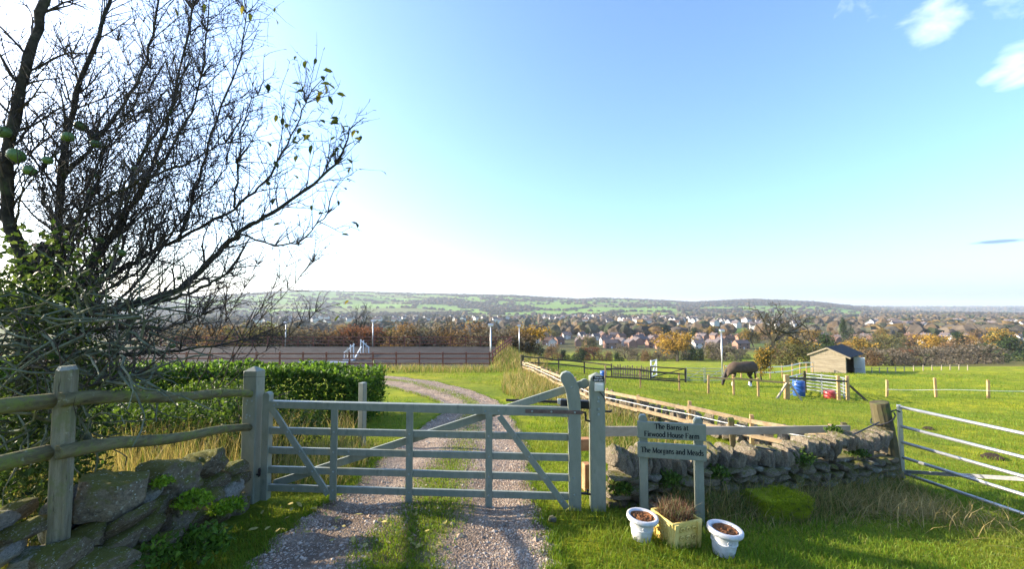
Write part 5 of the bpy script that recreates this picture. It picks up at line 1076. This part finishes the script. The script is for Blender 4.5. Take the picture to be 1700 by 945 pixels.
# pen of hurdles by the shed
pen = [((1305, 23), (1330, 26.5)), ((1332, 26.5), (1388, 24.5)), ((1388, 24.5), (1402, 23))]
for i, ((pa, Ya), (pb, Yb)) in enumerate(pen): bar_gate('sheep_hurdle', pa, Ya, pb, Yb, 1.1, 6, M['galv'], ('steel hurdle on the left side of the pen, by the stayed post', 'long steel hurdle at the back of the pen', 'short steel hurdle at the right side of the pen')[i], 3, False, .03)
for px, Y, lab in ((1331, 26, 'dark post in the middle of the pen'), (1386, 23, 'orange stake at the front of the pen'), (1401, 23, 'pale square post at the right corner of the pen')):
    c = gy(px, Y); t = thing('pen_post', c, lab, 'post'); m = MB(); m.beam(c+Vector((0, 0, -.2)), c+Vector((0, 0, 1.3)), .14, .14, up=(.3, 1, 0)); m.build('post', M['darkpost' if 'dark' in lab else 'stake'], t, bevel=.01)
    if 'corner' in lab: m = MB(); m.beam(c+Vector((.9, -.2, -.05)), c+Vector((.05, -.08, .8)), .09, .09); m.build('stay', M['dark_rail'], t)
m = MB(); a = gy(1304, 22.6); b2 = gy(1400, 22.9); m.beam(a+Vector((0, 0, 1.08)), b2+Vector((0, 0, 1.0)), .07, .09); o = m.build('pen_rail', M['dark_rail'], None, off=a, loc=a); tag(o, 'long dark rail across the front of the pen', 'rail')
def drum(px, Y, r, h, mat, nm, lab, cat):
    c = gy(px, Y); t = thing(nm, c, lab, cat); m = MB(); m.lathe([(0, 0), (r*.95, 0), (r, .03), (r, h*.3), (r*1.04, h*.33), (r, h*.36), (r, h*.66), (r*1.04, h*.69), (r, h*.72), (r, h-.02), (r*.95, h)], c, 20); m.build('body', M[mat], t, smooth=True); m = MB(); m.lathe([(r*.95, h-.005), (0, h-.01)], c, 20); m.build('lid', M[mat], t)
drum(1321, 24.5, .30, .85, 'blue', 'blue_barrel', 'blue plastic barrel inside the pen', 'barrel'); drum(1371, 23.9, .28, .42, 'red', 'red_bucket', 'red plastic feed tub at the back of the pen', 'tub'); drum(1000, 29.8, .22, .42, 'blue', 'blue_tub', 'blue feed tub below the dark paddock fence', 'tub')
# stakes with white tape, right field
c = pxpts([(1465, 24.5), (1550, 24), (1632, 23.5), (1720, 23)]); t, xs = pole_fence('tape_fence', c, 1.0, (), 'light wooden stakes with low white tape across the right field', M['stake'], M['tape'], .11, 2.75, .05)
m = MB(); m.tube([(x, y-.07, Hs(x, y)+.42) for x, y in resample([Vector((x, y, 0)) for x, y in c], 30)], .014, 4); m.build('tape', M['tape'], t)
c = pxpts([(1415, 46), (1480, 48), (1540, 49), (1600, 50)]); t, xs = pole_fence('tape_fence', c, .6, (.5,), 'far low pale tape fence running right from the shed', M['grey_rail'], M['grey_rail'], .07, 1.3, .03)

# ------------------------------------------------------------------ field shelter
sx0, sx1 = (1346-850)/FPX*46, (1394-850)/FPX*46; Yf = 46.; Yb = 51.5; gz = Hs((sx0+sx1)/2, Yf+2)-.15; sw = sx1-sx0; e = 2.25; rg = 3.0
shed = thing('field_shelter', ((sx0+sx1)/2, Yf, gz), 'timber field shelter with dark felt gable roof and open side', 'shed', None, R(-50))
nb = 11
for i in range(nb):                   # front gable: horizontal boards, then short vertical boards above the eaves
    z0, z1 = gz+e*i/nb, gz+e*(i+1)/nb-.012; m = MB(); m.beam((sx0, Yf+random.uniform(-.006, .006), (z0+z1)/2), (sx1, Yf, (z0+z1)/2), .03, z1-z0); m.build('board', M['shedwood'], shed)
nv = 20
for i in range(nv):
    xa, xb = sx0+sw*i/nv, sx0+sw*(i+1)/nv-.012; f = lambda x: gz+e+(rg-e)*(1-abs((x-sx0)/sw*2-1)); m = MB(); m.prism([(xa, gz+e), (xb, gz+e), (xb, f(xb)), (xa, f(xa))], lambda a, b_, d: Vector((a, Yf+d, b_)), -.03, .01); m.build('board', M['shedwood'], shed)
for s in (-1, 1):
    x_e = sx0-.25 if s < 0 else sx1+.45; xm = (sx0+sx1)/2; m = MB(); m.beam((xm, Yf-.15, 0), (xm, Yb+.3, 0), .01, .01); m = MB(); zz = gz+e-.08*(1 if s < 0 else 1.6)
    m.add([(xm, Yf-.2, gz+rg+.05), (x_e, Yf-.2, zz), (x_e, Yb+.3, zz), (xm, Yb+.3, gz+rg+.05), (xm, Yf-.2, gz+rg+.13), (x_e, Yf-.2, zz+.08), (x_e, Yb+.3, zz+.08), (xm, Yb+.3, gz+rg+.13)], [(0, 1, 2, 3), (7, 6, 5, 4), (0, 4, 5, 1), (1, 5, 6, 2), (2, 6, 7, 3), (3, 7, 4, 0)]); m.build('roof', M['roof_dark'], shed)
    m = MB(); m.beam((xm, Yf-.19, gz+rg+.02), (x_e, Yf-.19, zz-.03), .04, .14); m.build('bargeboard', M['shedwood'], shed)
m = MB(); m.beam((sx0, Yf, gz+e/2), (sx0, Yb, gz+e/2), .05, e); m.beam((sx0, Yb, gz+e/2), (sx1, Yb, gz+e/2), .05, e); m.build('wall', M['shedwood'], shed)
m = MB(); m.beam((sx1, Yf+.05, gz+.02), (sx1, Yb, gz+.02), .1, .08); m.beam((sx1, Yf+3.2, gz+e/2), (sx1, Yb, gz+e/2), .05, e); m.beam((sx1-.02, Yf+.08, gz+e/2), (sx1-.02, Yf+.2, gz+e/2), .12, e); m.build('side_wall', M['shedwood'], shed)
m = MB(); m.beam((sx1+.02, Yf+3.3, gz+1.0), (sx1+1.0, Yf+3.0, gz+1.0), .05, 2.0); m.build('door', M['white'], shed)
# ------------------------------------------------------------------ grazing horse in a rug
def skin(name, verts, edges, mat, parent, sub=2):
    me = bpy.data.meshes.new(name); bm = bmesh.new(); ly = bm.verts.layers.skin.verify(); vs = []
    for i, (p, r) in enumerate(verts):
        v = bm.verts.new(p); v[ly].radius = r if isinstance(r, tuple) else (r, r); v[ly].use_root = (i == 0); vs.append(v)
    for a, b_ in edges: bm.edges.new((vs[a], vs[b_]))
    bm.to_mesh(me); bm.free(); me.materials.append(mat); o = put(name, me, parent); s = o.modifiers.new('skin', 'SKIN'); s.use_smooth_shade = True; d = o.modifiers.new('sub', 'SUBSURF'); d.levels = sub; d.render_levels = sub; return o
hc = gy(1228, 29.3); horse = thing('horse', hc, 'grazing dark horse in a brown rug behind the orange stakes', 'horse', None, R(8))
V = [((.62, 0, 1.28), (.30, .33)), ((.0, 0, 1.22), (.31, .37)), ((-.55, 0, 1.25), (.28, .34)), ((-.85, 0, 1.15), (.20, .25)), ((-1.15, 0, .85), (.13, .19)), ((-1.32, 0, .52), (.11, .14)), ((-1.40, 0, .28), (.09, .11)), ((-1.46, 0, .06), (.065, .07)),
     ((.85, 0, 1.15), (.18, .22)), ((.98, 0, .85), .06), ((1.0, 0, .45), .05),
     ((-.55, .17, .95), .13), ((-.55, .19, .58), .075), ((-.54, .19, .28), .05), ((-.56, .19, .05), .07), ((-.62, -.17, .95), .13), ((-.72, -.19, .60), .075), ((-.78, -.19, .30), .05), ((-.82, -.19, .05), .07),
     ((.68, .17, .95), .17), ((.62, .19, .66), .09), ((.78, .19, .50), .07), ((.74, .19, .26), .05), ((.70, .19, .05), .07), ((.55, -.17, .95), .17), ((.45, -.19, .66), .09), ((.60, -.19, .50), .07), ((.55, -.19, .26), .05), ((.50, -.19, .05), .07)]
E = [(0, 1), (1, 2), (2, 3), (3, 4), (4, 5), (5, 6), (6, 7), (0, 8), (8, 9), (9, 10), (2, 11), (11, 12), (12, 13), (13, 14), (2, 15), (15, 16), (16, 17), (17, 18), (0, 19), (19, 20), (20, 21), (21, 22), (22, 23), (0, 24), (24, 25), (25, 26), (26, 27), (27, 28)]
skin('body', V, E, M['horse'], horse)
def rugring(x, z0, top, bot, hw): return [(x, hw*math.sin(a)*(1.0 if math.cos(a) > 0 else 1.04), z0+(top*math.cos(a) if math.cos(a) > 0 else bot*math.cos(a))) for a in [R(-128+256*k/16) for k in range(17)]]
rings = [rugring(1.0, 1.15, .36, .30, .30), rugring(.85, 1.22, .42, .45, .38), rugring(.4, 1.24, .40, .5, .43), rugring(-.1, 1.22, .38, .5, .43), rugring(-.55, 1.24, .40, .5, .40), rugring(-.85, 1.13, .36, .42, .33), rugring(-1.08, .92, .30, .3, .24), rugring(-1.22, .68, .24, .2, .19)]
m = MB(); m.add([p for r_ in rings for p in r_], [(i*17+k, i*17+k+1, i*17+18+k, i*17+17+k) for i in range(7) for k in range(16)]); rug = m.build('rug', M['rug'], horse, off=(0, 0, 0), smooth=True); sd = rug.modifiers.new('t', 'SOLIDIFY'); sd.thickness = .03
for x, y in ((-.56, .19), (-.82, -.19), (.70, .19), (.50, -.19)): m = MB(); m.tube([(x, y, .0), (x, y, .09), (x, y, .22)], [.085, .07, .06], 8); m.build('white_sock', M['white'], horse, off=(0, 0, 0))

# ------------------------------------------------------------------ old round post and steel field gate on the right
oc = Vector((6.02, 6.98, Hs(6.02, 6.98))); ot = thing('old_post', oc, 'leaning dark round wooden post at the end of the stone wall', 'post'); m = MB()
m.tube([oc+Vector((.08, 0, -.3)), oc+Vector((.05, 0, .1)), oc+Vector((0, 0, .7)), oc+Vector((-.09, 0, 1.28))], [.15, .145, .135, .125], 14); m.build('post', M['darkpost'], ot, bevel=.01)
m = MB(); m.tube([oc+Vector((math.cos(a)*.155-.04, math.sin(a)*.155, 1.02+.10*math.cos(a))) for a in [i*.55 for i in range(12)]], .011, 6); m.tube([oc+Vector((.05, -.05, 1.14)), oc+Vector((.15, -.03, 1.16)), oc+Vector((.24, 0, 1.12))], .012, 6); m.build('chain', M['black'], ot)
m = MB(); Q = [at(1242, 735, 5.4), at(1275, 742, 5.6), at(1310, 742, 5.8), at(1345, 735, 6.1), at(1400, 718, 6.5), at(1445, 697, 6.75)]; Q = [q+Vector((0, -.16, 0)) for q in Q]; m.tube(Q, .010, 6); o = m.build('black_cable', M['black'], None, off=oc, loc=oc); tag(o, 'black cable sagging along the face of the stone wall to the post', 'cable')
ga = Vector((6.27, 7.0, 0)); gb = Vector((7.28, 4.0, 0)); fg = thing('steel_field_gate', (ga.x, ga.y, Hs(ga.x, ga.y)), 'galvanised five-bar steel field gate standing open at right', 'gate'); zb = [-.56, -.28, -.02, .22, .50]; zb = [-.58, -.33, -.09, .16, .47]
for i, z in enumerate(zb): m = MB(); m.tube([(ga.x, ga.y, z), (gb.x, gb.y, z-.10)], .024, 10); m.build('bar', M['galv'], fg, smooth=True)
for p, z in ((ga, 0), (gb, -.10)): m = MB(); m.beam((p.x, p.y, -.66+z), (p.x, p.y, .50+z), .055, .055, up=(.3, 1, 0)); m.build('upright', M['galv'], fg, bevel=.006)
m = MB(); m.beam((ga.x+.03, ga.y, -.56), (gb.x+.03, gb.y, .35), .012, .05); m.build('brace', M['galv'], fg)
m = MB(); m.tube([(ga.x-.25, ga.y, -.5), (ga.x, ga.y, -.5)], .016, 6); m.build('hinge', M['black'], fg)
# molehills
for px, py, s, lab in ((1540, 713, .2, 'dark molehill in the field behind the steel gate, smaller'), (1645, 761, .26, 'dark molehill in the field behind the steel gate, larger')):
    p = G(px, py); o = put('molehill', ROCK['big'][1], None, (p.x, p.y, p.z), (0, 0, 1), (s, s*.8, s*.35)); o.data = o.data.copy(); o.data.materials.clear(); o.data.materials.append(M['mole_soil']); tag(o, lab, 'molehill')

# ------------------------------------------------------------------ labels of look-alikes: count them off from the left
ORD = ['first', 'second', 'third', 'fourth', 'fifth', 'sixth', 'seventh', 'eighth', 'ninth', 'tenth', 'eleventh', 'twelfth', 'thirteenth', 'fourteenth', 'fifteenth', 'sixteenth', 'seventeenth', 'eighteenth', 'nineteenth', 'twentieth']+['twenty-'+w for w in ('first', 'second', 'third', 'fourth', 'fifth', 'sixth', 'seventh', 'eighth', 'ninth')]+['thirtieth']+['thirty-'+w for w in ('first', 'second', 'third', 'fourth', 'fifth')]
fam = {}
for o in bpy.data.objects:
    if o.parent is None and o.get('group') in ('trees behind the riding arena', 'thicket beyond the shed', 'trees of the far field hedge', 'houses in the valley', 'trees among the valley houses'): fam.setdefault(o['label'], []).append(o)
for lab, L in fam.items():
    if 1 < len(L) <= 35:
        for i, o in enumerate(sorted(L, key=lambda o: o.location.x/o.location.y)): o['label'] = lab+', '+ORD[i]+' from left'
